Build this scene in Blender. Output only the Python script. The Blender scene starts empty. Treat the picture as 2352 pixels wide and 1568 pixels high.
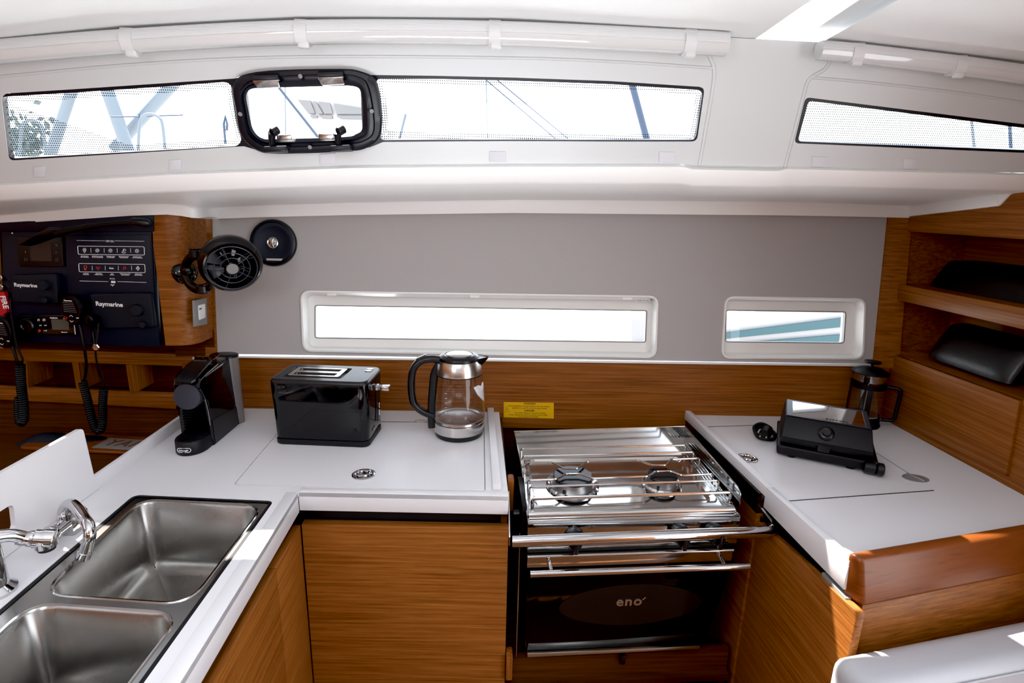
import bpy, bmesh, math, random
from math import sin, cos, pi, radians, sqrt, atan2
from mathutils import Vector, Matrix
from mathutils.geometry import tessellate_polygon
random.seed(7)
SC = bpy.context.scene
COL = SC.collection

# ---------------------------------------------------------------- camera frame (recovered from the vanishing points of the photograph)
F = 1248.0; PPX, PPY = 1176.0, 784.0; CAM = Vector((0, 0, 1.64))
_d = Vector((1120 - PPX, 466 - PPY, F)).normalized()
_v = Vector((1056 - PPX, 5686 - PPY, F)).normalized()
_v = (_v - _v.dot(_d) * _d).normalized()
_X = _v.cross(_d)
def ray(px, py):
    c = Vector((px - PPX, py - PPY, F)); return Vector((c.dot(_X), c.dot(_d), -c.dot(_v)))
def hz(px, py, z):
    r = ray(px, py); return CAM + r * ((z - CAM.z) / r.z)
def hy(px, py, y):
    r = ray(px, py); return CAM + r * (y / r.y)
def hx(px, py, x):
    r = ray(px, py); return CAM + r * (x / r.x)
def hp(px, py, pl):
    p0, n = Vector(pl[0]), Vector(pl[1]); r = ray(px, py)
    return CAM + r * ((p0 - CAM).dot(n) / r.dot(n))
BS = ((0, 1.815, 0), (.0235, 1, 0))             # wooden splashback / shelf front
HW = ((0, 1.815, 1.12), (.0235, 1, -.16))       # grey hull lining, flares outwards
CR = ((0, 1.47, 1.74), (.0235, 1, .35))         # coachroof side
def off(pl, d):
    n = Vector(pl[1]).normalized(); return (tuple(Vector(pl[0]) - n * d), pl[1])

cam_d = bpy.data.cameras.new('camera'); cam = bpy.data.objects.new('camera', cam_d); COL.objects.link(cam)
cam_d.sensor_width = 36; cam_d.lens = F / 2352 * 36; cam_d.clip_start = .02; cam_d.clip_end = 200
# blender camera axes in world: x right, y up, z backwards
_wx = Vector((Vector((1, 0, 0)).dot(_X), Vector((1, 0, 0)).dot(_d), -Vector((1, 0, 0)).dot(_v)))
_wy = -Vector((Vector((0, 1, 0)).dot(_X), Vector((0, 1, 0)).dot(_d), -Vector((0, 1, 0)).dot(_v)))
_wz = -Vector((Vector((0, 0, 1)).dot(_X), Vector((0, 0, 1)).dot(_d), -Vector((0, 0, 1)).dot(_v)))
M = Matrix((_wx, _wy, _wz)).transposed().to_4x4(); M.translation = CAM
cam.matrix_world = M; SC.camera = cam

# ---------------------------------------------------------------- materials
MATS = {}
def _mat(name):
    m = bpy.data.materials.new(name); m.use_nodes = True; nt = m.node_tree
    b = nt.nodes['Principled BSDF']; MATS[name] = m
    return m, nt, b
def flat(name, c, rough=.5, metal=0, spec=.5, noise=0, nscale=40, bump=0, coat=0, aniso=None):
    m, nt, b = _mat(name)
    b.inputs['Base Color'].default_value = (*c, 1); b.inputs['Roughness'].default_value = rough
    b.inputs['Metallic'].default_value = metal; b.inputs['Specular IOR Level'].default_value = spec
    b.inputs['Coat Weight'].default_value = coat; b.inputs['Coat Roughness'].default_value = .05
    if noise or bump:
        tc = nt.nodes.new('ShaderNodeTexCoord'); nz = nt.nodes.new('ShaderNodeTexNoise')
        mp = nt.nodes.new('ShaderNodeMapping'); nt.links.new(tc.outputs['Object'], mp.inputs['Vector'])
        if aniso: mp.inputs['Scale'].default_value = aniso
        nt.links.new(mp.outputs['Vector'], nz.inputs['Vector'])
        nz.inputs['Scale'].default_value = nscale; nz.inputs['Detail'].default_value = 5
        if noise:
            mr = nt.nodes.new('ShaderNodeMapRange')
            mr.inputs['To Min'].default_value = max(0, rough - noise); mr.inputs['To Max'].default_value = min(1, rough + noise)
            nt.links.new(nz.outputs['Fac'], mr.inputs['Value']); nt.links.new(mr.outputs['Result'], b.inputs['Roughness'])
        if bump:
            bp = nt.nodes.new('ShaderNodeBump'); bp.inputs['Strength'].default_value = bump; bp.inputs['Distance'].default_value = .002
            nt.links.new(nz.outputs['Fac'], bp.inputs['Height']); nt.links.new(bp.outputs['Normal'], b.inputs['Normal'])
    return m
def wood(name, scale, dark=(.130, .040, .006), mid=(.225, .076, .015), light=(.320, .122, .028), rough=.42, coat=.03):
    m, nt, b = _mat(name)
    N = nt.nodes.new; L = nt.links.new
    tc = N('ShaderNodeTexCoord'); mp = N('ShaderNodeMapping'); mp.inputs['Scale'].default_value = scale
    L(tc.outputs['Object'], mp.inputs['Vector'])
    n1 = N('ShaderNodeTexNoise'); n1.inputs['Scale'].default_value = 1.0; n1.inputs['Detail'].default_value = 8; n1.inputs['Roughness'].default_value = .62
    n1.inputs['Distortion'].default_value = .25; L(mp.outputs['Vector'], n1.inputs['Vector'])
    mp2 = N('ShaderNodeMapping'); mp2.inputs['Scale'].default_value = tuple(s * 2.6 for s in scale); L(tc.outputs['Object'], mp2.inputs['Vector'])
    n2 = N('ShaderNodeTexNoise'); n2.inputs['Scale'].default_value = 1.0; n2.inputs['Detail'].default_value = 3; L(mp2.outputs['Vector'], n2.inputs['Vector'])
    cr = N('ShaderNodeValToRGB'); L(n1.outputs['Fac'], cr.inputs['Fac'])
    e = cr.color_ramp.elements; e[0].position = .30; e[0].color = (*dark, 1); e[1].position = .72; e[1].color = (*light, 1)
    k = cr.color_ramp.elements.new(.5); k.color = (*mid, 1)
    cr2 = N('ShaderNodeValToRGB'); L(n2.outputs['Fac'], cr2.inputs['Fac'])
    e = cr2.color_ramp.elements; e[0].position = .26; e[0].color = (.62, .54, .5, 1); e[1].position = .42; e[1].color = (1, 1, 1, 1)
    mx = N('ShaderNodeMix'); mx.data_type = 'RGBA'; mx.blend_type = 'MULTIPLY'; mx.inputs['Factor'].default_value = .8
    L(cr.outputs['Color'], mx.inputs['A']); L(cr2.outputs['Color'], mx.inputs['B']); L(mx.outputs['Result'], b.inputs['Base Color'])
    b.inputs['Roughness'].default_value = rough; b.inputs['Coat Weight'].default_value = coat; b.inputs['Coat Roughness'].default_value = .25; b.inputs['Specular IOR Level'].default_value = .28
    bp = N('ShaderNodeBump'); bp.inputs['Strength'].default_value = .08; bp.inputs['Distance'].default_value = .001
    L(n2.outputs['Fac'], bp.inputs['Height']); L(bp.outputs['Normal'], b.inputs['Normal'])
    return m
def glass(name, tint=(1, 1, 1), refl=.12, rough=.0, dens=0):
    m, nt, b = _mat(name); N = nt.nodes.new; L = nt.links.new
    out = nt.nodes['Material Output']; nt.nodes.remove(b)
    t = N('ShaderNodeBsdfTransparent'); t.inputs['Color'].default_value = (*tint, 1)
    g = N('ShaderNodeBsdfGlossy'); g.inputs['Roughness'].default_value = rough
    lw = N('ShaderNodeFresnel'); ge = N('ShaderNodeNewGeometry'); io = N('ShaderNodeMapRange'); io.inputs['To Min'].default_value = 1.45; io.inputs['To Max'].default_value = 1 / 1.45
    L(ge.outputs['Backfacing'], io.inputs['Value']); L(io.outputs['Result'], lw.inputs['IOR'])
    mu = N('ShaderNodeMath'); mu.operation = 'MULTIPLY'; mu.inputs[1].default_value = refl / .12; L(lw.outputs['Fac'], mu.inputs[0])
    mx = N('ShaderNodeMixShader'); L(mu.outputs['Value'], mx.inputs['Fac']); L(t.outputs['BSDF'], mx.inputs[1]); L(g.outputs['BSDF'], mx.inputs[2])
    L(mx.outputs['Shader'], out.inputs['Surface']); return m
def frit(name, pitch):
    """ceramic dot screen printed on the glass edge: round black dots with clear gaps"""
    m, nt, b = _mat(name); N = nt.nodes.new; L = nt.links.new; out = nt.nodes['Material Output']
    b.inputs['Base Color'].default_value = (.004, .004, .006, 1)
    tc = N('ShaderNodeTexCoord'); sp = N('ShaderNodeSeparateXYZ'); L(tc.outputs['Object'], sp.inputs['Vector'])
    def fr(sock):
        a = N('ShaderNodeMath'); a.operation = 'DIVIDE'; a.inputs[1].default_value = pitch; L(sock, a.inputs[0])
        f = N('ShaderNodeMath'); f.operation = 'FRACT'; L(a.outputs[0], f.inputs[0])
        s = N('ShaderNodeMath'); s.operation = 'SUBTRACT'; s.inputs[1].default_value = .5; L(f.outputs[0], s.inputs[0])
        p = N('ShaderNodeMath'); p.operation = 'MULTIPLY'; L(s.outputs[0], p.inputs[0]); L(s.outputs[0], p.inputs[1]); return p.outputs[0]
    ad = N('ShaderNodeMath'); ad.operation = 'ADD'; L(fr(sp.outputs['X']), ad.inputs[0]); L(fr(sp.outputs['Z']), ad.inputs[1])
    lt = N('ShaderNodeMath'); lt.operation = 'LESS_THAN'; lt.inputs[1].default_value = .075; L(ad.outputs[0], lt.inputs[0])
    t = N('ShaderNodeBsdfTransparent'); mx = N('ShaderNodeMixShader'); L(lt.outputs[0], mx.inputs['Fac']); L(t.outputs[0], mx.inputs[1]); L(b.outputs[0], mx.inputs[2])
    L(mx.outputs[0], out.inputs['Surface']); return m

flat('gelcoat_dim', (.57, .585, .59), .38, noise=.06, nscale=8)  # white gelcoat, base colour lowered to stand in for weaker light
flat('gelcoat_bright', (.82, .82, .81), .40, noise=.06, nscale=8)  # same gelcoat painted lighter, to lift the shaded deck underside and skirt
flat('velcro', (.60, .60, .64), .8)
flat('sheen_grey', (.030, .034, .048), .30)  # black plastic with a bluish sky reflection put into the base colour
flat('headliner', (.84, .85, .85), .55, bump=.15, nscale=300)
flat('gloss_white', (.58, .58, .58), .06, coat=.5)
flat('blind_fabric', (.60, .605, .61), .5, bump=.4, nscale=6, aniso=(2, 60, 60))
flat('strap', (.60, .60, .605), .6)
flat('lining', (.385, .365, .36), .75, bump=.12, nscale=350)
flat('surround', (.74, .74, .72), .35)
flat('corian', (.69, .68, .70), .33, noise=.05, nscale=5)
flat('black_recess', (.006, .006, .008), .45)
flat('frame_black', (.006, .007, .012), .34, spec=.4)
flat('grey_plastic', (.20, .20, .20), .4)
flat('chrome', (.60, .60, .62), .045, metal=1)
flat('polished_steel', (.56, .555, .55), .10, metal=1, noise=.04, nscale=12)
flat('sink_steel', (.34, .33, .315), .27, metal=1, noise=.06, nscale=7)
flat('brushed_steel', (.62, .60, .58), .24, metal=1, noise=.05, nscale=4, aniso=(1, 1, 60))
flat('gloss_black', (.003, .003, .004), .06, spec=.4)
flat('satin_black', (.007, .007, .009), .30, spec=.4)
flat('matte_black', (.007, .007, .009), .5, spec=.3, bump=.1, nscale=400)
flat('rubber_black', (.005, .005, .006), .5, spec=.3)
flat('navy_panel', (.007, .011, .022), .45, spec=.3)
flat('cover_black', (.008, .010, .016), .7, spec=.3, bump=.25, nscale=600)
flat('black_leather', (.006, .006, .007), .36, bump=.35, nscale=60)
flat('white_leather', (.42, .42, .445), .42, bump=.12, nscale=120)
flat('white_print', (.80, .80, .82), .5)
flat('red_print', (.55, .03, .03), .5)
flat('red_sign', (.42, .012, .02), .45)
flat('orange_print', (.15, .048, .014), .5)
flat('plate_grey', (.22, .205, .19), .45)
flat('yellow_label', (.72, .40, .008), .45)
flat('label_ink', (.03, .025, .01), .6)
flat('silver_trim', (.55, .53, .52), .25, metal=1)
flat('dark_glass', (.003, .003, .003), .05, spec=.3)
flat('lcd', (.075, .075, .06), .3)
flat('screen_grey', (.035, .030, .032), .22)
flat('white_plastic', (.74, .74, .72), .3)
flat('clear_tank', (.16, .14, .14), .12, coat=.5)
flat('smoked_oven', (.012, .009, .009), .10, spec=.35)
flat('bay_side', (.018, .009, .006), .16, coat=.4)
flat('oven_body', (.010, .008, .007), .5)
flat('mast_blue', (.020, .040, .075), .5)
flat('mast_grey', (.105, .13, .15), .5)
flat('boat_white', (.30, .30, .30), .4)
flat('boat_window', (.12, .12, .12), .3)
flat('teal', (.010, .060, .072), .4)
flat('leaf_pale', (.075, .10, .10), .7)
flat('burner_cap', (.008, .008, .010), .22)
flat('burner_alu', (.30, .30, .30), .35, metal=1)
wood('wood_x', (3, 60, 170)); wood('wood_y', (60, 3, 170)); wood('wood_z', (110, 110, 3))
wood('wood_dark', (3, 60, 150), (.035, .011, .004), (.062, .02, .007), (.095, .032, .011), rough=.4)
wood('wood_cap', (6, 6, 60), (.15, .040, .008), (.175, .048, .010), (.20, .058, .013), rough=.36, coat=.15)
wood('wood_shaded', (3, 60, 150), (.045, .014, .004), (.075, .024, .006), (.105, .036, .010), rough=.5)  # the cabin wood with shade darkened into its colours
wood('sole', (90, 4, 90), (.10, .04, .014), (.15, .06, .02), (.2, .085, .03))
glass('pane'); glass('jug_glass', (.93, .93, .93), .16); glass('smoked', (.34, .33, .33), .2)
frit('frit_dots', .0052)
def MT(n): return MATS[n]

# ---------------------------------------------------------------- mesh helpers
def nb(): return bmesh.new()
def _join(bm, t, mat=None, mi=0):
    if mat is not None: bmesh.ops.transform(t, matrix=mat, verts=t.verts)
    for f in t.faces: f.material_index = mi
    me = bpy.data.meshes.new('tmp'); t.to_mesh(me); t.free(); bm.from_mesh(me); bpy.data.meshes.remove(me)
def box(bm, x0, x1, y0, y1, z0, z1, bev=0, seg=2, mat=None, mi=0):
    t = nb(); bmesh.ops.create_cube(t, size=1)
    bmesh.ops.transform(t, matrix=Matrix.Translation(((x0 + x1) / 2, (y0 + y1) / 2, (z0 + z1) / 2)) @ Matrix.Diagonal((abs(x1 - x0), abs(y1 - y0), abs(z1 - z0), 1)), verts=t.verts)
    if bev: bmesh.ops.bevel(t, geom=t.edges[:], offset=bev, segments=seg, affect='EDGES', profile=.5)
    _join(bm, t, mat, mi)
def hexa(bm, p, bev=0, seg=2, mi=0):
    """p: 4 bottom then 4 top points, same winding"""
    t = nb(); v = [t.verts.new(q) for q in p]
    for f in ((3, 2, 1, 0), (4, 5, 6, 7), (0, 1, 5, 4), (1, 2, 6, 5), (2, 3, 7, 6), (3, 0, 4, 7)): t.faces.new([v[i] for i in f])
    bmesh.ops.recalc_face_normals(t, faces=t.faces)
    if bev: bmesh.ops.bevel(t, geom=t.edges[:], offset=bev, segments=seg, affect='EDGES', profile=.5)
    _join(bm, t, None, mi)
def prism(bm, outline, vec, holes=(), bev=0, seg=2, mi=0, caps=True):
    """planar outline (3-D points) with optional holes, extruded along vec"""
    t = nb(); vec = Vector(vec); loops = [[Vector(p) for p in outline]] + [[Vector(p) for p in h] for h in holes]
    if not holes:
        a = [t.verts.new(p) for p in loops[0]]; c = [t.verts.new(p + vec) for p in loops[0]]
        if caps: t.faces.new(a); t.faces.new(c[::-1])
        n = len(a)
        for i in range(n): t.faces.new((a[i], c[i], c[(i + 1) % n], a[(i + 1) % n]))
    else:
        tri = tessellate_polygon(loops); pts = [p for l in loops for p in l]
        a = [t.verts.new(p) for p in pts]; c = [t.verts.new(p + vec) for p in pts]
        for i, j, k in tri:
            try: t.faces.new((a[i], a[j], a[k])); t.faces.new((c[k], c[j], c[i]))
            except ValueError: pass
        s = 0
        for l in loops:
            n = len(l)
            for i in range(n): t.faces.new((a[s + i], c[s + i], c[s + (i + 1) % n], a[s + (i + 1) % n]))
            s += n
    bmesh.ops.recalc_face_normals(t, faces=t.faces)
    if bev:
        es = [e for e in t.edges if len(e.link_faces) == 2 and e.calc_face_angle(0) > .6]
        bmesh.ops.bevel(t, geom=es, offset=bev, segments=seg, affect='EDGES', profile=.5)
    _join(bm, t, None, mi)
def sheet(bm, outline, holes=(), mi=0):
    t = nb(); loops = [[Vector(p) for p in outline]] + [[Vector(p) for p in h] for h in holes]
    tri = tessellate_polygon(loops); a = [t.verts.new(p) for l in loops for p in l]
    for i, j, k in tri:
        try: t.faces.new((a[i], a[j], a[k]))
        except ValueError: pass
    _join(bm, t, None, mi)
def loft(bm, rows, closed=False, mi=0, cap=False):
    t = nb(); g = [[t.verts.new(p) for p in r] for r in rows]
    for i in range(len(g) - 1):
        n = len(g[i])
        for j in range(n if closed else n - 1):
            q = (g[i][j], g[i][(j + 1) % n], g[i + 1][(j + 1) % n], g[i + 1][j])
            try: t.faces.new(q)
            except ValueError: pass
    if cap: t.faces.new(g[0][::-1]); t.faces.new(g[-1])
    bmesh.ops.remove_doubles(t, verts=t.verts, dist=1e-6)
    bmesh.ops.recalc_face_normals(t, faces=t.faces)
    _join(bm, t, None, mi)
def tube(bm, pts, r, n=10, closed=False, caps=True, mi=0, flat_=1.0):
    pts = [Vector(p) for p in pts]; m = len(pts); rs = r if isinstance(r, (list, tuple)) else [r] * m
    tang = []
    for i in range(m):
        a = pts[i - 1] if (i or closed) else pts[i]; b = pts[(i + 1) % m] if (i < m - 1 or closed) else pts[i]
        tang.append((b - a).normalized())
    up = Vector((0, 0, 1)) if abs(tang[0].z) < .9 else Vector((0, 1, 0))
    nrm = (up - up.dot(tang[0]) * tang[0]).normalized(); rows = []
    for i in range(m):
        nrm = (nrm - nrm.dot(tang[i]) * tang[i]).normalized(); bi = tang[i].cross(nrm)
        rows.append([pts[i] + rs[i] * (cos(2 * pi * k / n) * nrm * flat_ + sin(2 * pi * k / n) * bi) for k in range(n)])
    if closed: rows.append(rows[0])
    loft(bm, rows, True, mi, caps and not closed)
def lathe(bm, prof, n=40, mat=None, mi=0, a0=0, a1=2 * pi):
    t = nb(); full = abs(a1 - a0 - 2 * pi) < 1e-6; cols = n if full else n + 1; g = []
    for r, z in prof:
        if r < 1e-6: v = t.verts.new((0, 0, z)); g.append([v] * cols)
        else: g.append([t.verts.new((r * cos(a0 + (a1 - a0) * k / n), r * sin(a0 + (a1 - a0) * k / n), z)) for k in range(cols)])
    for i in range(len(g) - 1):
        for k in range(n):
            q = []
            for v in (g[i][k], g[i][(k + 1) % cols], g[i + 1][(k + 1) % cols], g[i + 1][k]):
                if v not in q: q.append(v)
            if len(q) > 2:
                try: t.faces.new(q)
                except ValueError: pass
    bmesh.ops.recalc_face_normals(t, faces=t.faces)
    _join(bm, t, mat, mi)
def axis_mat(origin, z, x=None):
    z = Vector(z).normalized(); x = Vector(x) if x is not None else (Vector((1, 0, 0)) if abs(z.x) < .9 else Vector((0, 1, 0)))
    x = (x - x.dot(z) * z).normalized(); y = z.cross(x)
    m = Matrix((x, y, z)).transposed().to_4x4(); m.translation = Vector(origin); return m
def cyl(bm, p0, p1, r, n=24, bev=0, mi=0, r2=None):
    p0, p1 = Vector(p0), Vector(p1); h = (p1 - p0).length; r2 = r if r2 is None else r2; b = min(bev, h / 2.1, r / 2)
    prof = [(0, 0), (r - b, 0), (r, b), (r2, h - b), (r2 - b, h), (0, h)] if b else [(0, 0), (r, 0), (r2, h), (0, h)]
    lathe(bm, prof, n, axis_mat(p0, p1 - p0), mi)
def spline(pts, k=6, closed=False):
    P = [Vector(p) for p in pts]; n = len(P); out = []
    for i in range(n if closed else n - 1):
        a = P[i - 1] if (i or closed) else P[i]; b = P[i]; c = P[(i + 1) % n]; d = P[(i + 2) % n] if (i + 2 < n or closed) else c
        for j in range(k):
            t = j / k
            out.append(.5 * ((2 * b) + (c - a) * t + (2 * a - 5 * b + 4 * c - d) * t * t + (3 * b - a - 3 * c + d) * t ** 3))
    if not closed: out.append(P[-1])
    return out
def rpoly(pts, r, n=5):
    """round the corners of a polygon (any dimension); r may be per-corner"""
    P = [Vector(p) for p in pts]; m = len(P); out = []
    for i in range(m):
        a, b, c = P[i - 1], P[i], P[(i + 1) % m]; rr = r[i] if isinstance(r, (list, tuple)) else r
        u, w = a - b, c - b; l = min(rr, u.length * .49, w.length * .49)
        if l <= 1e-9: out.append(b); continue
        s, e = b + u.normalized() * l, b + w.normalized() * l
        for k in range(n + 1):
            t = k / n; out.append((1 - t) ** 2 * s + 2 * t * (1 - t) * b + t * t * e)
    return out
def lerp_loop(a, b, t): return [Vector(p) * (1 - t) + Vector(q) * t for p, q in zip(a, b)]
def inset(loop, d):
    """shrink a convex-ish loop towards its centre by about d"""
    c = sum((Vector(p) for p in loop), Vector()) / len(loop); n = len(loop); out = []
    nrm = Vector()
    for i in range(n): nrm += (Vector(loop[i]) - c).cross(Vector(loop[(i + 1) % n]) - c)
    nrm.normalize()
    for i in range(n):
        a, b, e = Vector(loop[i - 1]), Vector(loop[i]), Vector(loop[(i + 1) % n])
        tg = (e - a).normalized(); inn = nrm.cross(tg); out.append(b + inn * d)
    return out
def text(bm, s, size, mat, mi=0, align='LEFT', bold=0.0, shear=0, space=1.0, depth=0.0004):
    cu = bpy.data.curves.new('t', 'FONT'); cu.body = s; cu.size = size; cu.align_x = align; cu.offset = min(bold, size * .022); cu.shear = shear; cu.space_character = space
    cu.extrude = depth; cu.resolution_u = 3
    o = bpy.data.objects.new('t', cu); COL.objects.link(o)
    me = o.to_mesh(); t = nb(); t.from_mesh(me); o.to_mesh_clear(); bpy.data.objects.remove(o); bpy.data.curves.remove(cu)
    _join(bm, t, mat, mi)

# ---------------------------------------------------------------- object helpers
INV = {}
def thing(name, label, cat, loc=(0, 0, 0), rot=(0, 0, 0), group=None, kind=None):
    o = bpy.data.objects.new(name, None); o.empty_display_size = .05; COL.objects.link(o)
    o.location = loc; o.rotation_euler = rot; tag(o, label, cat, group, kind)
    m = Matrix.LocRotScale(Vector(loc), __import__('mathutils').Euler(rot), Vector((1, 1, 1)))
    INV[o.name] = m.inverted(); return o
def tag(o, label=None, cat=None, group=None, kind=None):
    if label: o['label'] = label
    if cat: o['category'] = cat
    if group: o['group'] = group
    if kind: o['kind'] = kind
    return o
def obj(name, bm, mats, parent=None, label=None, local=False, sharp=38, smooth=True):
    me = bpy.data.meshes.new(name)
    inv = INV.get(parent.name) if parent is not None else None
    base = None
    if inv is not None and not local: bmesh.ops.transform(bm, matrix=inv, verts=bm.verts)
    bm.to_mesh(me); bm.free()
    for m in (mats if isinstance(mats, (list, tuple)) else [mats]): me.materials.append(MT(m))
    if smooth and len(me.polygons):
        me.polygons.foreach_set('use_smooth', [True] * len(me.polygons)); me.set_sharp_from_angle(angle=radians(sharp))
    o = bpy.data.objects.new(name, me); COL.objects.link(o)
    if parent is not None:
        o.parent = parent
        if inv is not None: INV[o.name] = inv
    if label: o['label'] = label
    return o
def struct(name, bm, mats, label=None, cat=None, **k):
    o = obj(name, bm, mats, **k); o['kind'] = 'structure'
    tag(o, label, cat); return o
def dup(root, loc=None, rot=None, label=None, group=None):
    r = root.copy(); COL.objects.link(r)
    if loc is not None: r.location = loc
    if rot is not None: r.rotation_euler = rot
    if label: r['label'] = label
    if group: r['group'] = group
    for ch in list(root.children):
        c = ch.copy(); COL.objects.link(c); c.parent = r
        for g in ch.children:
            d = g.copy(); COL.objects.link(d); d.parent = c
    return r
# ================================================================ SETTING
def poly(fn, pts, *a): return [fn(x, y, *a) for x, y in pts]
def yb(x): return 1.815 - .0235 * x           # y of the splashback plane

# ---- cabin sole and the unseen rear of the cabin
bm = nb(); box(bm, -2.6, 2.4, -1.9, 2.0, -.04, 0); struct('floor', bm, 'sole')
bm = nb(); box(bm, -2.6, 2.4, -1.94, -1.90, 0, 2.06); struct('wall_rear', bm, 'wood_x')
bm = nb(); box(bm, -2.64, -2.6, -1.9, 2.2, 0, 2.06); struct('wall_left', bm, 'wood_y')

# ---- grey hull lining with two window openings
def rr_px(fn, a, b, c, d, r, *ar): return rpoly([fn(*p, *ar) for p in (a, b, c, d)], r, 6)
h1 = rr_px(hp, (695, 671), (1508, 683), (1503, 818), (700, 803), .028, HW)
h2 = rr_px(hp, (1668, 684), (1983, 689), (1978, 821), (1659, 819), .028, HW)
bm = nb()
o_ = [hp(*p, HW) for p in ((487, 812), (2004, 836))]
top = [Vector((1.385, 0, 1.665)), Vector((-.935, 0, 1.665))]
for t in top: t.y = 1.815 - .0235 * t.x + .16 * (t.z - 1.12)
sheet(bm, [o_[0], o_[1]] + top, [h1, h2]); struct('wall_far', bm, 'lining', smooth=False)
# pale light-catching lip on top of the splashback
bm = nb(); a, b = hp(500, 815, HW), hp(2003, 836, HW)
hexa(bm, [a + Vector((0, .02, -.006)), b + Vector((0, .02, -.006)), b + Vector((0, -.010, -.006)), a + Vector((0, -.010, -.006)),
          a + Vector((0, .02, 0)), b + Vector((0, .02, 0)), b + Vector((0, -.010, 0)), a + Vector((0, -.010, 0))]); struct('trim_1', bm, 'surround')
# ---- wooden splashback along the hull
bm = nb(); e = .02
def bpt(x, z, d=0): return Vector((x, yb(x) - d, z))
prism(bm, [bpt(-.99, .86), bpt(1.47, .86), bpt(1.47, 1.117), bpt(-.99, 1.113)], (0, .025, 0)); struct('wall_splashback', bm, 'wood_x', smooth=False)
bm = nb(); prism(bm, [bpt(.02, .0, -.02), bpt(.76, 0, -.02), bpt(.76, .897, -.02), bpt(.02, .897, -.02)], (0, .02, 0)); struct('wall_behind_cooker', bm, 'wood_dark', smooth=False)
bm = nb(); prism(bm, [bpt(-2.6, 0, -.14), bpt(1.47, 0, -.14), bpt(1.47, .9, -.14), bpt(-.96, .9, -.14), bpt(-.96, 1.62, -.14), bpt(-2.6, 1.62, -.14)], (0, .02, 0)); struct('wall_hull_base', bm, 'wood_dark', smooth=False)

# ---- hull windows: moulded white surround, dark rim, pane
def hull_window(name, outer, inner_px, depth, r, blind=False):
    pl = off(HW, -depth)
    inner = rr_px(hp, *inner_px, r, pl); n = Vector(HW[1]).normalized()
    bm = nb(); lip = [p - n * .006 for p in inset(outer, -.006)]
    lip2 = [p - n * .006 for p in outer]; mid = lerp_loop(outer, inner, .25); mid = [p + n * depth * .62 for p in mid]
    back = [p - n * .0 for p in inner]
    rows = [[p + n * .004 for p in inset(outer, -.007)], lip, lip2, outer, mid, back, [p + n * .03 for p in inner]]
    loft(bm, [r_ + [r_[0]] for r_ in rows]); w = struct(name, bm, 'surround', sharp=50)
    bm = nb(); a = inset(inner, .004)
    loft(bm, [q + [q[0]] for q in ([p + n * .001 for p in inner], [p + n * .001 for p in a], [p + n * .014 for p in a])]); obj('rim', bm, 'grey_plastic', w)
    bm = nb(); sheet(bm, [p + n * .012 for p in inner]); obj('pane', bm, 'pane', w, smooth=False)
    return w, n
w4, n4 = hull_window('window_4', h1, ((722, 700), (1487, 712), (1484, 787), (722, 777)), .035, .010)
w5, n5 = hull_window('window_5', h2, ((1667, 711), (1945, 715), (1940, 789), (1665, 786)), .035, .012)
# bright upper edge with its blind clips and the maker's tab on the long window
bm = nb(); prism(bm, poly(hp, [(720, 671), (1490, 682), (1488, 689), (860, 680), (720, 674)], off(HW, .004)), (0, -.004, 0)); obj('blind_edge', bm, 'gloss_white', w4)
for x in (762, 1090, 1440):
    bm = nb(); y = 672 + (x - 720) * .0142; prism(bm, poly(hp, [(x - 12, y), (x + 12, y + .3), (x + 10, y + 6), (x - 10, y + 6)], off(HW, .008)), (0, -.004, 0), bev=.0008); obj('blind_clip', bm, 'surround', w4)
bm = nb(); prism(bm, poly(hp, [(1461, 683), (1494, 684), (1494, 692), (1461, 691)], off(HW, .006)), (0, .004, 0)); tab = obj('maker_tab', bm, 'white_print', w4)
bm = nb(); p = hp(1464, 690.3, off(HW, .0066)); text(bm, '◢ DOMETIC'.replace('◢ ', ''), .0115, axis_mat(p + Vector((.008, 0, 0)), (-.0235, -1, .16), (1, -.014, 0)), bold=.0002)
a = hp(1464, 690, off(HW, .0066)); prism(bm, [a, a + Vector((.007, 0, 0)), a + Vector((.0045, 0, .007))], (0, -.0003, 0)); obj('lettering', bm, 'black_recess', tab, smooth=False)

# ---- coachroof moulding: side panel with windows, step, side-deck underside, skirt
def row(pts, fn): return [fn(*p) for p in pts]
A_ = [(-800, 230), (-260, 145), (0, 104), (300, 72), (700, 51), (1176, 55), (1668, 86), (1880, 97), (2352, 153), (2700, 205)]
B_ = [(-800, 479), (-260, 440), (0, 421), (383, 397), (800, 381), (1176, 378), (1570, 378), (1590, 384), (1790, 388), (1806, 383), (2352, 397), (2480, 402)]
C_ = [(-800, 521), (-260, 482), (0, 463), (383, 443), (800, 427), (1176, 422), (1565, 424), (1585, 429), (1772, 432), (1790, 428), (2288, 439), (2480, 444)]
cr_b = off(CR, .012)
# windows as seen on the side panel
WL = [(2, 215), (150, 206), (300, 196), (540, 180), (560, 172), (600, 164), (760, 159), (810, 161), (850, 172), (1000, 174), (1176, 178), (1400, 186), (1619, 200), (1601, 325), (1400, 325), (1176, 324), (1000, 325), (880, 326), (850, 338), (800, 347), (640, 353), (600, 347), (560, 336), (300, 352), (20, 369)]
WLr = [.02, 0, 0, 0, 0, 0, 0, 0, 0, 0, 0, 0, .014, .014, 0, 0, 0, 0, 0, 0, 0, 0, 0, 0, .014]
wl = rpoly([hp(*p, CR) for p in WL], [r for r in WLr], 4)
WR = [(1850, 223), (2352, 285), (2376, 288), (2368, 352), (1824, 329)]
wr = rpoly([hp(*p, CR) for p in WR], [.012, 0, .012, .012, .012], 4)
bm = nb(); outline = [hp(*p, CR) for p in A_] + [hp(*p, CR) for p in B_[::-1]]
n_ = Vector(CR[1]).normalized()
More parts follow.
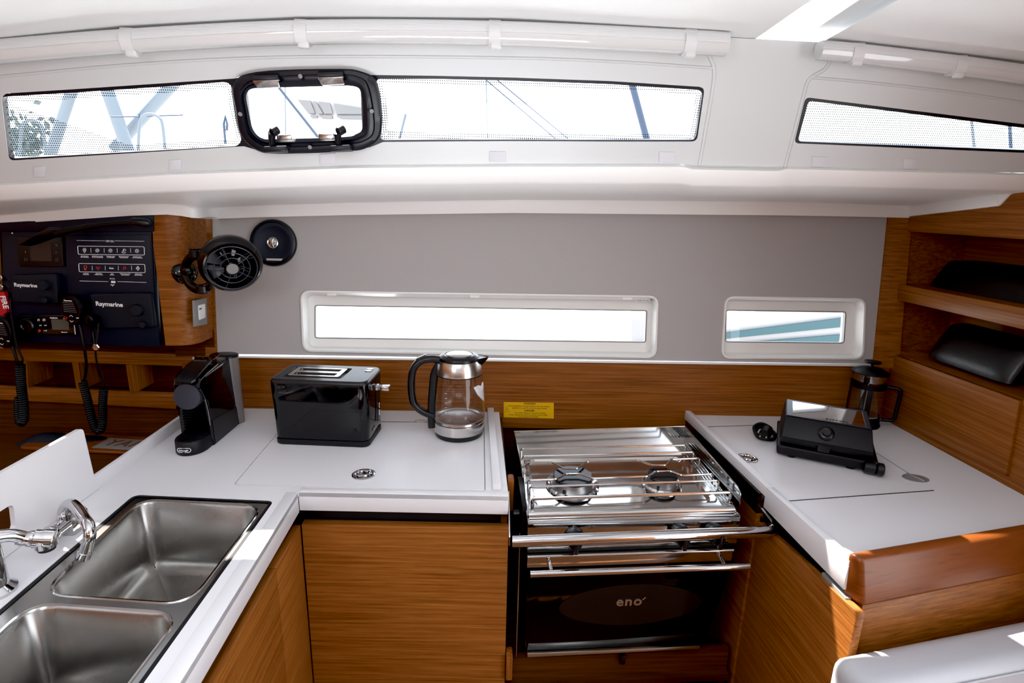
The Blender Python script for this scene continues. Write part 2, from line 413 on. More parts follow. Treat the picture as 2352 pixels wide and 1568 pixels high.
prism(bm, outline, n_ * .012, holes=[wl, wr]); struct('wall_coachroof', bm, 'gelcoat_dim', smooth=False)
# rolled step under the windows, then the sloping side-deck underside and the skirt that meets the hull
rb = row(B_, lambda x, y: hp(x, y, CR)); rb2 = row(B_, lambda x, y: hp(x, y + 7, off(CR, .016)))
def ci(P, x):
    for (x0, y0), (x1, y1) in zip(P, P[1:]):
        if x0 <= x <= x1: return y0 + (y1 - y0) * (x - x0) / (x1 - x0)
    return P[-1][1]
xs = [-800, -500, -260, 0, 150, 300, 383, 415, 440, 455, 470, 485, 500, 600, 800, 1000, 1176, 1400, 1560, 1572, 1590, 1780, 1794, 1806, 1950, 2076, 2200, 2288, 2400]
D_ = [(-800, 600), (-260, 530), (0, 496), (200, 478), (340, 468), (400, 470), (450, 477), (500, 477), (700, 468), (1200, 459), (1850, 465), (2076, 473), (2300, 478), (2480, 482)]
E_ = [(-800, 608), (-260, 545), (0, 515), (350, 492), (400, 493), (440, 500), (480, 503), (700, 495), (1176, 489), (1850, 495), (2035, 499), (2080, 500), (2300, 504), (2480, 508)]
def ydeep(px):   # skirt stands off the hull; swells out in front of the wooden column on the left
    base = 1.875 - .0235 * (px - 1120) / 1290 * 1.85
    t = min(1, max(0, (500 - px) / 55)); t = t * t * (3 - 2 * t); return base - t * .19
def bulge(x): return .006 if 1580 < x < 1800 else 0
rows = [[hp(x, ci(B_, x), CR) for x in xs], [hp(x, ci(B_, x) + 5, off(CR, .014 + bulge(x))) for x in xs], [hp(x, ci(C_, x) - 6, off(CR, .016 + bulge(x))) for x in xs], [hp(x, ci(C_, x), off(CR, .006 + bulge(x))) for x in xs]]
dr = [hy(x, ci(D_, x), ydeep(x)) for x in xs]; er = [hy(x, ci(E_, x), ydeep(x) - .004) for x in xs]
d2 = [p + (q - p).normalized() * .012 + Vector((0, .004, 0)) for p, q in zip(dr, rows[3])]
rows += [d2, [p + Vector((0, -.004, -.006)) for p in dr], er, [p + Vector((0, .07, .002)) for p in er]]
bm = nb(); loft(bm, rows); struct('trim_2', bm, 'gelcoat_bright', sharp=55)
bm = nb(); box(bm, -2.6, 1.72, 1.60, 2.25, 1.70, 1.715); struct('ceiling_side_deck', bm, 'gelcoat_dim')
# return of the skirt along the bulkhead on the right, with its inboard end
xr = 1.428
q1, q2, q3, q4 = hx(2078, 473, xr), hx(2080, 500, xr), hx(2290, 473, xr), hx(2288, 440, xr)
bm = nb(); th = Vector((-.012, 0, 0))
prism(bm, [q1 + Vector((0, .03, 0)), q2 + Vector((0, .03, 0)), q3, q4], (.02, 0, 0), bev=.004)
prism(bm, [q4, q3, hx(2315, 446, xr), hx(2331, 441, xr), hx(2362, 398, xr), hx(2330, 396, xr)], (.02, 0, 0), bev=.004)
struct('trim_3', bm, 'gelcoat_bright', sharp=50)

# moulded beads that frame the window bays
def bead(name, P, r=.005):
    bm = nb(); q = off(CR, -.001); tube(bm, spline([hp(x, y, q) for x, y in P], 6), r, 10); struct(name, bm, 'gelcoat_dim', sharp=80)
bead('trim_8', [(1622, 116), (1634, 140), (1640, 168), (1632, 230), (1618, 310), (1606, 378)])
bead('trim_9', [(1908, 134), (1894, 158), (1858, 182), (1846, 215), (1832, 270), (1816, 330), (1802, 384)])
bead('trim_10', [(-200, 198), (0, 176), (344, 145), (700, 130), (1176, 133), (1420, 142), (1636, 156)], .0035)
bead('trim_11', [(1866, 178), (2000, 190), (2200, 213), (2420, 246)], .0035)
# ---- ceiling: two headliner panels with a glossy recessed strip between them
bm = nb(); ce = [hp(x, y - 1, off(CR, -.004)) for x, y in A_]
def zc(x): return 2.035 - .030 * (x / 1.1) ** 2
def ceil_strip(bm, edge, back_y, dz=0):
    rows = []
    for k in range(9):
        t = k / 8; rw = []
        for p in edge:
            y = p.y + (back_y - p.y) * t; f = min(1, t * 8 / 1.2); rw.append(Vector((p.x, y, p.z + dz + (.030 * f * (1 - .5 * f)) + .02 * t)))
        rows.append(rw)
    loft(bm, rows)
xs_a = [-800, -500, -260, 0, 150, 300, 500, 700, 940, 1176, 1420, 1668, 1735]
ceil_strip(bm, [hp(x, ci(A_, x), off(CR, -.006)) for x in xs_a], -1.95)
struct('ceiling', bm, 'headliner', sharp=60)
bm = nb(); ceil_strip(bm, [hp(x, ci(A_, x), off(CR, -.006)) for x in [1886, 2000, 2120, 2240, 2352, 2500, 2700]], -1.95); struct('ceiling_panel', bm, 'headliner', sharp=60)
bm = nb(); ceil_strip(bm, [hp(x, ci(A_, x), off(CR, -.03)) for x in [1660, 1735, 1800, 1886, 1960]], -1.95, .012); struct('ceiling_gap', bm, 'gelcoat_dim', sharp=60)
g = [hz(1752, 70, 2.032), hz(1846, 87, 2.032), hz(1978, 0, 2.032), hz(1818, 0, 2.032)]
far = [g[1] + (g[2] - g[1]) * 9, g[0] + (g[3] - g[0]) * 9]
bm = nb(); prism(bm, rpoly([g[0], g[1]] + far, [.01, .01, 0, 0]), (0, 0, .012), bev=.004); struct('trim_4', bm, 'gloss_white', sharp=50)

# ---- coachroof windows: frit-edged acrylic set from outside in a black rebate
def glazing(name, loop_px, r, frame_loop, extra=None):
    pl = off(CR, -.010); inner = rpoly([hp(*p, pl) for p in loop_px], r, 5)
    bm = nb(); sheet(bm, [p + n_ * .004 for p in frame_loop]) if False else None
    bm.free(); return inner
pl1 = off(CR, -.011)
g1 = rpoly([hp(*p, pl1) for p in [(8, 221), (180, 211), (360, 199), (520, 187), (534, 192), (538, 230), (548, 290), (559, 321), (548, 333), (300, 347), (28, 362)]], [.014, 0, 0, .012, .008, .02, .02, .012, .008, 0, .014], 4)
g2 = rpoly([hp(*p, pl1) for p in [(864, 180), (1000, 180), (1176, 184), (1400, 192), (1612, 206), (1595, 319.5), (1400, 319.5), (1176, 318.5), (1000, 318.5), (874, 319.5), (879, 296), (876, 230)]], [.012, 0, 0, 0, .014, .014, 0, 0, 0, .012, .02, .03], 4)
g3 = rpoly([hp(*p, pl1) for p in [(1853, 230), (2352, 293), (2372, 295), (2362, 343), (1829, 322.5)]], [.010, 0, .01, .012, .010], 4)
ghat = rpoly([hp(*p, pl1) for p in [(566, 205), (590, 201), (800, 195), (830, 198), (835, 312), (800, 316), (600, 318), (578, 313)]], [.02, 0, 0, .03, .03, 0, 0, .03], 5)
def window(name, hole_outer, panes, dots=True):
    bm = nb(); prism(bm, [p + n_ * .0015 for p in hole_outer], n_ * .016, holes=panes and [[q - n_ * .0095 for q in p] for p in panes]); w = struct(name, bm, 'frame_black', smooth=False)
    return w
def add_pane(w, loop, dots=.016):
    bm = nb(); sheet(bm, [p + n_ * .003 for p in loop]); p_ = obj('pane', bm, 'pane', w, smooth=False)
    if dots:
        bm = nb(); sheet(bm, [p + n_ * .002 for p in loop], [[p + n_ * .002 for p in inset(loop, dots)]]); obj('frit_border', bm, 'frit_dots', p_, smooth=False)
wlo = inset(wl, .0006); wro = inset(wr, .0006)
w1 = window('window_1', wlo, [g1, ghat, g2]); add_pane(w1, g1, .015); add_pane(w1, g2, .012)
w3 = window('window_3', wro, [g3]); add_pane(w3, g3, .011)

# opening portlight in the middle of the long window
def cp(x, y, d): return hp(x, y, off(CR, d))
O1 = [(536, 192), (590, 165), (760, 158), (830, 164), (868, 195), (876, 300), (845, 338), (790, 348), (640, 353), (590, 345), (552, 310), (541, 255)]
O2 = [(556, 205), (606, 180), (756, 172), (820, 177), (846, 205), (858, 295), (835, 322), (785, 330), (640, 337), (600, 331), (570, 305), (558, 255)]
O3 = [(568, 212), (610, 200), (756, 194), (808, 197), (830, 215), (833, 290), (818, 308), (785, 315), (640, 319), (604, 318), (582, 298), (571, 255)]
def loop3(P, d): return spline([cp(x, y, d) for x, y in P], 5, True)
L = [loop3(O1, -.004), loop3(O1, .014), lerp_loop(loop3(O1, .018), loop3(O2, .018), .25), lerp_loop(loop3(O1, .018), loop3(O2, .018), .85), loop3(O2, .010), lerp_loop(loop3(O2, .010), loop3(O3, .010), .35), lerp_loop(loop3(O2, .013), loop3(O3, .013), .55), loop3(O3, .008), loop3(O3, -.012)]
bm = nb(); loft(bm, [l + [l[0]] for l in L]); w2 = struct('window_2', bm, 'frame_black', sharp=40)
bm = nb(); sheet(bm, loop3(O3, -.008)); obj('pane', bm, 'pane', w2, smooth=False)
for (x, y) in ((608, 186), (757, 179)):                      # two hinges
    bm = nb(); prism(bm, [cp(x - 30, y - 13, .030), cp(x + 30, y - 15, .030), cp(x + 31, y - 3, .034), cp(x - 28, y - 1, .034)], (0, .016, 0), bev=.002)
    hg = obj('hinge', bm, 'frame_black', w2)
    bm = nb(); a = [cp(x - 28, y - 1, .036), cp(x + 30, y - 3, .036), cp(x + 33, y + 14, .030), cp(x - 17, y + 17, .030)]
    prism(bm, rpoly(a, .002, 2), (0, .006, 0), bev=.0008); lf = obj('hinge_leaf', bm, 'silver_trim', hg)
for x, y, s in ((624, 318, 1), (776, 316, -1)):               # two dog latches
    bm = nb(); prism(bm, [cp(x - 20, y + 18, .046), cp(x + 34 * (1 if s > 0 else .8), y + 16, .046), cp(x + 30, y + 30, .050), cp(x - 20, y + 32, .050)], (0, .03, 0), bev=.003)
    lt = obj('latch', bm, 'frame_black', w2)
    bm = nb(); tube(bm, [cp(x + 2, y + 20, .034), cp(x, y - 2, .040), cp(x - 1 + 2 * s, y - 13, .045)], [.007, .0085, .0095], 10); cyl(bm, cp(x, y - 13, .044), cp(x + 14, y - 21, .030), .0105, 18, .002); obj('latch_arm', bm, 'satin_black', lt)
    bm = nb(); prism(bm, [cp(x + 10 * s, y - 8, .020), cp(x + 45 * s, y - 9, .020), cp(x + 45 * s, y + 2, .020), cp(x + 12 * s, y + 4, .020)], (0, .005, 0), bev=.001); obj('latch_plate', bm, 'silver_trim', lt)
for x, y in ((690, 175), (854, 255), (552, 262), (712, 338)):
    bm = nb(); p = cp(x, y, .0175); cyl(bm, p, p - n_ * .0015, .005, 14, .0005); obj('screw', bm, 'grey_plastic', w2)

# ---- bulkhead on the right with two open niches and a locker door
xw = 1.437
def xp(px, py): return hx(px, py, xw)
N1 = [Vector((xw, 1.835, 1.580)), Vector((xw, .72, 1.580)), Vector((xw, .72, 1.405)), Vector((xw, 1.835, 1.402))]
N2 = [Vector((xw, 1.830, 1.346)), Vector((xw, .72, 1.346)), Vector((xw, .72, 1.165)), Vector((xw, 1.830, 1.162))]
D1 = [Vector((xw, 1.818, 1.160)), Vector((xw, 1.310, 1.163)), Vector((xw, 1.292, .948)), Vector((xw, 1.782, .934))]
bm = nb(); prism(bm, [Vector((xw, 1.90, 1.66)), Vector((xw, 1.50, 1.69)), Vector((xw, 1.36, 2.03)), Vector((xw, .60, 2.06)), Vector((xw, .60, 0)), Vector((xw, 1.90, 0))], (.02, 0, 0), holes=[N1, N2, D1])
struct('wall_right', bm, 'wood_y', smooth=False)
bm = nb()
for Q in (N1, N2):
    d = Vector((.22, 0, 0)); loft(bm, [[p + Vector((.019, 0, 0)) for p in Q + [Q[0]]], [p + d for p in Q + [Q[0]]]]); sheet(bm, [p + d for p in Q])
struct('wall_right_niches', bm, 'wood_y', smooth=False)
# stile between hull lining and bulkhead
bm = nb(); a = hp(2003, 836, HW); t_ = hp(2036, 496, HW)
prism(bm, [a + Vector((0, -.004, -.01)), Vector((xw + .01, a.y - .02, a.z - .01)), Vector((xw + .01, t_.y - .02, 1.66)), Vector((t_.x + .003, t_.y - .004, 1.66))], (0, .02, 0)); struct('trim_5', bm, 'wood_x', smooth=False)
bm = nb(); box(bm, xw + .005, xw + .22, 1.905, 1.93, 0, 1.64); box(bm, 1.66, 1.68, .5, 1.93, 0, 1.64); struct('wall_right_backing', bm, 'wood_dark', smooth=False)
# pale fiddle in front of the lower niche and the rail between niches
bm = nb(); hexa(bm, [Vector((xw - .014, .70, 1.349)), Vector((xw - .014, 1.846, 1.348)), Vector((xw + .004, 1.846, 1.348)), Vector((xw + .004, .70, 1.349)), Vector((xw - .014, .70, 1.405)), Vector((xw - .014, 1.846, 1.402)), Vector((xw + .004, 1.846, 1.402)), Vector((xw + .004, .70, 1.405))], .002)
tag(obj('shelf_fiddle', bm, 'wood_y'), 'pale wooden fiddle rail between the two open niches', 'shelf rail')
bm = nb(); dd = [p + Vector((-.008, 0, 0)) for p in inset(D1, .003)]; prism(bm, dd, (.018, 0, 0), bev=.001)
tag(obj('locker_door', bm, 'wood_y'), 'plain wooden drop locker door below the open niches, behind the French press', 'locker door')
# ================================================================ LEFT GALLEY
ZC = .92
fr_l, fr_r = Vector((-.470, 1.260, ZC)), Vector((.062, 1.238, ZC))
eL = hz(414, 1568, ZC); eF = eL + (eL - fr_l) * .55
XL = -.985
# sink cut-out
sk = [hz(310, 1138, ZC), hz(622, 1152, ZC), hz(370, 1500, ZC), hz(-60, 1456, ZC)]
sd = (sk[2] - sk[1]); sk[2] = sk[1] + sd * 1.75; sd2 = sk[3] - sk[0]; sk[3] = sk[0] + sd2 * 1.75
cut = rpoly(sk, .012, 4)
lid = [hz(628, 1004, ZC) + (hz(628, 1004, ZC) - hz(535, 1112, ZC)) * .42, hz(1112, 970, ZC), hz(1115, 1128, ZC), hz(536, 1113, ZC)]
lid[0] = Vector((lid[0].x, lid[1].y + .006, ZC)); lidc = rpoly(lid, .012, 4)
bm = nb()
out = [Vector((XL, yb(XL) - .001, ZC)), Vector((.050, yb(.05) - .001, ZC)), fr_r, fr_l, eF, Vector((XL, eF.y, ZC))]
prism(bm, out, (0, 0, -.012), holes=[inset(cut, -.006), lidc])
W = thing('worktop', 'white L-shaped galley worktop holding the double sink and the three black appliances', 'worktop', (-.3, 1.5, ZC - .012))
obj('counter_top', bm, 'corian', W, smooth=False)
def strip(bm, a, b, inward, h0, h1, t, bev=.002, mi=0):
    """upright strip from a to b, thickness t towards 'inward', z from h0 to h1 relative to a/b"""
    a, b = Vector(a), Vector(b); d = (b - a).normalized(); n = Vector((-d.y, d.x, 0)) * (1 if inward > 0 else -1)
    P = [a, b, b + n * t, a + n * t]
    hexa(bm, [p + Vector((0, 0, h0)) for p in P] + [p + Vector((0, 0, h1)) for p in P], bev, mi=mi)
bm = nb(); strip(bm, fr_l, fr_r, 1, -.052, .0015, .022); obj('front_edge', bm, 'corian', W)
bm = nb(); strip(bm, eF, fr_l + Vector((0, .0, 0)), 1, -.056, .0015, .030); obj('front_edge', bm, 'corian', W)
bm = nb(); strip(bm, Vector((.030, yb(.03) - .002, ZC)), Vector((.044, fr_r.y + .03, ZC)), -1, .0, .018, .022); obj('fiddle', bm, 'corian', W)
bm = nb(); strip(bm, Vector((XL, .985, ZC)), Vector((XL, yb(XL) - .002, ZC)), -1, -.02, .034, .014, .003); obj('fiddle', bm, 'corian', W)
# fridge lid with flush ring pull
li = inset(lidc, .0018)
LID = thing('refrigerator_lid', 'white flush lid with a chrome ring pull set in the worktop, under toaster and kettle', 'lid', (-.3, 1.4, ZC - .0120))
bm = nb(); prism(bm, li, (0, 0, -.012)); obj('lid_panel', bm, 'corian', LID, smooth=False)
def ring_pull(parent, c, r=.031):
    c = Vector(c)
    bm = nb(); lathe(bm, [(r, 0), (r, .0022), (r * .93, .0032), (r * .74, .0028), (r * .66, .0008), (0, .0006)], 32, Matrix.Translation(c)); p = obj('pull_plate', bm, 'chrome', parent)
    bm = nb(); tube(bm, [c + Vector((r * .5 * cos(a), r * .5 * sin(a) - .001, .0042)) for a in [2 * pi * k / 24 for k in range(24)]], .0028, 8, True); box(bm, c.x - r * .55, c.x + r * .55, c.y + r * .42, c.y + r * .62, c.z + .001, c.z + .006, .001); obj('pull_ring', bm, 'chrome', p)
    bm = nb(); lathe(bm, [(r * .36, .0036), (r * .3, .0052), (0, .0056)], 20, Matrix.Translation(c + Vector((0, -.001, 0)))); obj('pull_button', bm, 'polished_steel', p)
ring_pull(LID, hz(835, 1090, ZC))
bm = nb(); prism(bm, inset(lidc, -.012), (0, 0, -.01)); 
bmesh.ops.translate(bm, verts=bm.verts, vec=(0, 0, -.014)); obj('lid_gasket', bm, 'black_recess', LID, smooth=False)
bm = nb(); p = hz(967, 967, ZC); lathe(bm, [(.016, 0), (.016, .002), (.01, .003), (0, .003)], 20, Matrix.Translation(p) @ Matrix.Diagonal((1.4, .7, 1, 1))); obj('hinge_cap', bm, 'gloss_white', W)
bm = nb(); p = hz(391, 987, ZC); cyl(bm, p, p + Vector((0, 0, .002)), .004, 12); obj('stop_button', bm, 'rubber_black', W)

# ---- double sink
S = thing('double_sink', 'stainless steel double-bowl sink sunk into the worktop below the chrome taps', 'sink', (-.68, .9, .74))
def bowl(px, r, depth, back=None):
    rim = rpoly(px, r, 8); rim2 = [p + Vector((0, 0, -.006)) for p in inset(rim, .006)]
    b1 = [p + Vector((0, 0, -depth * .82)) for p in inset(rim, .018)]; b2 = [p + Vector((0, 0, -depth)) for p in inset(rim, .05)]
    mid = [p + Vector((0, 0, -depth * .95)) for p in inset(rim, .026)]
    c = sum(b2, Vector()) / len(b2)
    rows = [rim, rim2, b1, mid, b2] + [lerp_loop(b2, [c + Vector((0, 0, -.004))] * len(b2), t) for t in (.5, .8, .93)]
    return rim, rows, c
zr = ZC - .003
bA = [hz(322, 1146, zr), hz(606, 1161, zr), hz(418, 1410, zr), hz(66, 1388, zr)]
bB = [hz(30, 1396, zr), hz(424, 1414, zr), None, None]
# continue both bowls along the sink axis
ax = (bA[2] - bA[1]).normalized()
bA[2] = bA[1] + ax * .335; bA[3] = bA[0] + (bA[3] - bA[0]).normalized() * .335
ax2 = (bA[3] - bA[0]).normalized(); bB = [bA[3] + ax2 * .022, bA[2] + ax * .022, bA[2] + ax * .33, bA[3] + ax2 * .33]
rimA, rA, cA = bowl(bA, .055, .175); rimB, rB, cB = bowl(bB, .055, .175)
bm = nb(); o2 = inset(cut, .0); prism(bm, [p + Vector((0, 0, -.003)) for p in o2], (0, 0, -.0012), holes=[rimA, rimB]); obj('sink_deck', bm, 'sink_steel', S, smooth=False)
bm = nb(); loft(bm, [l + [l[0]] for l in ([p + Vector((0, 0, -.0015)) for p in inset(cut, -.006)], [p + Vector((0, 0, -.006)) for p in cut])]); 
loft(bm, [l + [l[0]] for l in ([p + Vector((0, 0, -.0016)) for p in inset(cut, -.0055)], [p + Vector((0, 0, -.0016)) for p in inset(cut, .003)])]); obj('sink_seal', bm, 'rubber_black', S)
for rows, c in ((rA, cA), (rB, cB)):
    bm = nb(); loft(bm, [l + [l[0]] for l in rows])
    b_ = obj('bowl', bm, 'sink_steel', S, sharp=70)
    bm = nb(); q = c + Vector((.05, -.03, .002)); lathe(bm, [(.042, -.001), (.042, .002), (.034, .003), (.030, -.002), (.012, -.006), (0, -.004)], 30, Matrix.Translation(q)); obj('drain', bm, 'polished_steel', b_)
    bm = nb(); loft(bm, [l + [l[0]] for l in (inset(rows[0], -.003), [p + Vector((0, 0, .0022)) for p in inset(rows[0], -.001)], [p + Vector((0, 0, .001)) for p in inset(rows[0], .003)])]); obj('rim_roll', bm, 'polished_steel', b_)

# ---- upright white board along the edge with a rounded grip slot
xb = -.968
def bp_(px, py): return hx(px, py, xb)
T1 = Vector((xb, 1.272, ZC + .001)); T2 = Vector((xb, 1.262, 1.092)); T3 = Vector((xb, .70, 1.092)); T4 = Vector((xb, .70, ZC + .001))
slot = rpoly([Vector((xb, 1.046, 1.018)), Vector((xb, 1.040, .962)), Vector((xb, .90, .962)), Vector((xb, .90, 1.018))], .014, 4)
bm = nb(); prism(bm, rpoly([T1, T2, T3, T4], [.0, .012, 0, 0], 4), (-.010, 0, 0), holes=[slot])
tag(obj('upright_board', bm, 'corian', smooth=False), 'white upright board with a rounded grip slot standing behind the taps', 'board')

# ---- folding tap over the sink
def at(px, py, x): return hx(px, py, x)
fb = hz(160, 1238, ZC)
ft = thing('folding_tap', 'chrome folding tap with a bent spout reaching over the sink', 'tap', (fb.x, fb.y, ZC))
f = Vector((0, -1, 0)); B0 = Vector((-.905, 1.085, ZC + .030))
bm = nb(); box(bm, B0.x - .014, B0.x + .020, B0.y - .008, B0.y + .034, ZC, ZC + .045, .004); obj('tap_base', bm, 'polished_steel', ft)
bm = nb(); cyl(bm, B0 + Vector((.004, .045, 0)), B0 + Vector((.004, -.055, 0)), .015, 28, .003); lathe(bm, [(.017, 0), (.0185, .003), (.0185, .012), (.016, .016)], 28, axis_mat(B0 + Vector((.004, -.04, 0)), (0, -1, 0))); obj('tap_valve', bm, 'chrome', ft)
K0 = B0 + Vector((.004, -.005, .012)); KP = lambda x, y, d: hy(x, y, d)

bm = nb(); tube(bm, spline([K0, KP(146, 1174, 1.084), KP(153, 1160, 1.082), KP(164, 1157, 1.072), KP(176, 1166, 1.058), KP(193, 1190, 1.03), KP(203, 1206, 1.01), KP(206, 1228, 1.0), KP(201, 1252, .997), KP(195, 1270, .995)], 6), .0112, 16); sp = obj('tap_spout', bm, 'chrome', ft)
bm = nb(); cyl(bm, KP(196, 1264, .996), KP(190, 1283, .994), .0128, 20, .002); obj('tap_nozzle', bm, 'chrome', sp)
bm = nb(); cyl(bm, K0 + Vector((0, 0, -.006)), K0 + Vector((0, .001, .012)), .0145, 22, .003); obj('tap_collar', bm, 'chrome', ft)
# ---- mixer at the edge of the frame, head reaching in
mx_ = hz(-12, 1360, ZC); mt = thing('mixer_tap', 'chrome mixer tap cut off by the picture edge, rounded head over the counter strip', 'tap', (mx_.x, mx_.y, ZC))
bm = nb(); lathe(bm, [(.034, 0), (.034, .006), (.029, .010), (.0235, .016), (.0225, .10), (.019, .118), (0, .12)], 32, Matrix.Translation((mx_.x, mx_.y, ZC))); obj('tap_body', bm, 'chrome', mt)
Q0 = Vector((mx_.x, mx_.y, ZC + .095)); Q1 = hx(58, 1236, -.865); Q2 = hx(94, 1237, -.845)
bm = nb(); tube(bm, spline([Q0, Q0 + (Q1 - Q0) * .25 + Vector((0, 0, .014)), Q0 + (Q1 - Q0) * .7 + Vector((0, 0, .012)), Q1], 6), [.012] * 19, 14); obj('tap_spout', bm, 'chrome', mt)
bm = nb(); d_ = (Q2 - Q1).normalized(); tube(bm, spline([Q1 - d_ * .012, Q1 + d_ * .006, Q2 - d_ * .004, Q2 + d_ * .016, Q2 + d_ * .022], 5), [.012] * 2 + [.0135] * 3 + [.0155] * 3 + [.018] * 4 + [.0195] * 4 + [.0195, .019, .0175, .016, .012][:5], 20)
p = Q2 + d_ * .006; cyl(bm, p + Vector((0, 0, .004)), p + Vector((.001, -.001, -.019)), .0180, 26, .004); obj('tap_head', bm, 'chrome', mt)
bm = nb(); cyl(bm, p + Vector((.001, -.001, -.018)), p + Vector((.001, -.001, -.022)), .0145, 22, .001); obj('tap_nozzle', bm, 'rubber_black', mt)

# ---- cabinets below the left worktop
zt = .829
CB = thing('galley_cabinet', 'wooden galley cabinet under the white worktop, plain panel facing the aisle', 'cabinet', (-.2, 1.3, 0))
bm = nb(); hexa(bm, [Vector((-.468, 1.259, 0)), Vector((.064, 1.237, 0)), Vector((.064, 1.262, 0)), Vector((-.468, 1.284, 0)), Vector((-.468, 1.259, zt)), Vector((.064, 1.237, zt)), Vector((.064, 1.262, zt)), Vector((-.468, 1.284, zt))], .0015); obj('front_panel', bm, 'wood_x', CB)
bm = nb(); prism(bm, [Vector((-.50, 1.29, zt - .02)), Vector((.058, 1.268, zt - .02)), Vector((.058, 1.268, .90)), Vector((-.50, 1.29, .90))], (0, .012, 0)); obj('recess_strip', bm, 'black_recess', CB, smooth=False)
bm = nb(); prism(bm, [Vector((.045, 1.26, 0)), Vector((.045, 1.80, 0)), Vector((.045, 1.80, .905)), Vector((.045, 1.26, .905))], (.016, 0, 0)); obj('side_panel', bm, 'wood_dark', CB, smooth=False)
SB = thing('sink_cabinet', 'wooden sink cabinet with two plain doors below the double sink', 'cabinet', (-.5, .9, 0))
sx = (eF - fr_l).normalized()
def sp_(y, dx=0): return -.470 + (y - 1.26) / sx.y * sx.x + dx
for y0, y1 in ((1.2575, 1.0865), (1.0835, .60)):
    bm = nb(); hexa(bm, [Vector((sp_(y0), y0, .02)), Vector((sp_(y1), y1, .02)), Vector((sp_(y1, -.022), y1, .02)), Vector((sp_(y0, -.022), y0, .02)), Vector((sp_(y0), y0, zt)), Vector((sp_(y1), y1, zt)), Vector((sp_(y1, -.022), y1, zt)), Vector((sp_(y0, -.022), y0, zt))], .0015)
    obj('door', bm, 'wood_y', SB)
bm = nb(); hexa(bm, [Vector((sp_(1.29, -.030), 1.29, 0)), Vector((sp_(.6, -.030), .6, 0)), Vector((sp_(.6, -.05), .6, 0)), Vector((sp_(1.29, -.05), 1.29, 0)), Vector((sp_(1.29, -.030), 1.29, .905)), Vector((sp_(.6, -.030), .6, .905)), Vector((sp_(.6, -.05), .6, .905)), Vector((sp_(1.29, -.05), 1.29, .905))]); obj('recess_strip', bm, 'black_recess', SB, smooth=False)
bm = nb(); hexa(bm, [Vector((sp_(1.257, -.023), 1.257, .60)), Vector((sp_(.6, -.023), .6, .60)), Vector((sp_(.6, -.030), .6, .60)), Vector((sp_(1.257, -.030), 1.257, .60)), Vector((sp_(1.257, -.023), 1.257, zt - .004)), Vector((sp_(.6, -.023), .6, zt - .004)), Vector((sp_(.6, -.030), .6, zt - .004)), Vector((sp_(1.257, -.030), 1.257, zt - .004))]); obj('carcass_edge', bm, 'wood_dark', SB, smooth=False)
bm = nb(); box(bm, XL + .003, XL + .018, .5, 1.80, 0, .90); obj('back_panel', bm, 'wood_dark', SB, smooth=False)

# ================================================================ COOKER BAY
CK = thing('gas_cooker', 'stainless two-burner gas cooker with black glass oven door in the galley bay', 'cooker', (.1107, 1.212, .858), (.0332, -.0081, .0308))
W_, D_k = .557, .405
def LB(name, mat, fn, parent=CK, **k):
    bm = nb(); fn(bm); return obj(name, bm, mat, parent, local=True, **k)
LB('oven_body', 'oven_body', lambda b: box(b, .004, W_ - .004, .012, D_k, -.40, -.004, .002))
cp_ = LB('control_panel', 'polished_steel', lambda b: (box(b, 0, W_, 0, .014, -.078, .006, .0025), box(b, 0, W_, 0, .05, .0005, .0062, .002)))
for x in (.119, .397, .490):
    def kn(b, x=x):
        m = axis_mat((x, -.0005, -.041), (0, -1, 0)); lathe(b, [(.027, 0), (.027, .004), (.023, .007), (.0215, .012), (.0185, .030), (.016, .034), (0, .035)], 30, m)
        box(b, x - .0055, x + .0055, -.047, -.010, -.062, -.018, .003)
    k_ = LB('knob', 'satin_black', kn)
for x in (.166, .447, .542):
    def mk(b, x=x):
        m = axis_mat((x - .004, -.0004, -.014), (0, -1, 0)); tube(b, [m @ Vector((.0085 * cos(a), .005 * sin(a), .0004)) for a in [2 * pi * k / 20 for k in range(20)]], .0006, 6, True); cyl(b, m @ Vector((.003, 0, 0)), m @ Vector((.003, 0, .0006)), .0024, 10)
    LB('burner_mark', 'label_ink', mk, cp_)
LB('trim_strip', 'oven_body', lambda b: box(b, .002, W_ - .006, .004, .012, -.088, -.077))
dr_ = LB('oven_door', 'dark_glass', lambda b: hexa(b, [(.008, .012, -.412), (W_ - .040, .012, -.412), (W_ - .040, .028, -.412), (.008, .028, -.412), (0, -.004, -.126), (W_ - .004, -.004, -.126), (W_ - .004, .020, -.126), (0, .020, -.126)], .002))
LB('door_top_strip', 'polished_steel', lambda b: (box(b, .001, W_ - .010, -.006, .006, -.127, -.090, .002), tube(b, [(.001, -.010, -.0905), (W_ - .012, -.010, -.0905)], .0045, 10)), dr_)
LB('door_handle', 'chrome', lambda b: (tube(b, [(.004, -.052, -.108), (W_ + .012, -.052, -.108)], .0085, 16), tube(b, [(.055, -.004, -.098), (.057, -.052, -.107)], .0055, 10), tube(b, [(W_ - .05, -.004, -.098), (W_ - .052, -.052, -.107)], .0055, 10)), dr_)
def win(b):
    P = [(.085 + .36 * t, -.0058 + .014 * ((-.250 + s) / -.266 - .476) , -.250 + s) for t, s in []]
    c = (.288, -.264); n = 44; pts = []
    for k in range(n):
        a = 2 * pi * k / n; x = c[0] + .196 * cos(a) * (1 - .10 * (abs(sin(a)) ** 3)); z = c[1] + .070 * sin(a); pts.append((x, -.0050 + .016 * (-.126 - z) / .286, z))
    prism(b, pts, (0, .001, 0))
LB('door_window', 'smoked_oven', win, dr_, smooth=False) if 'smoked_oven' in MATS else None
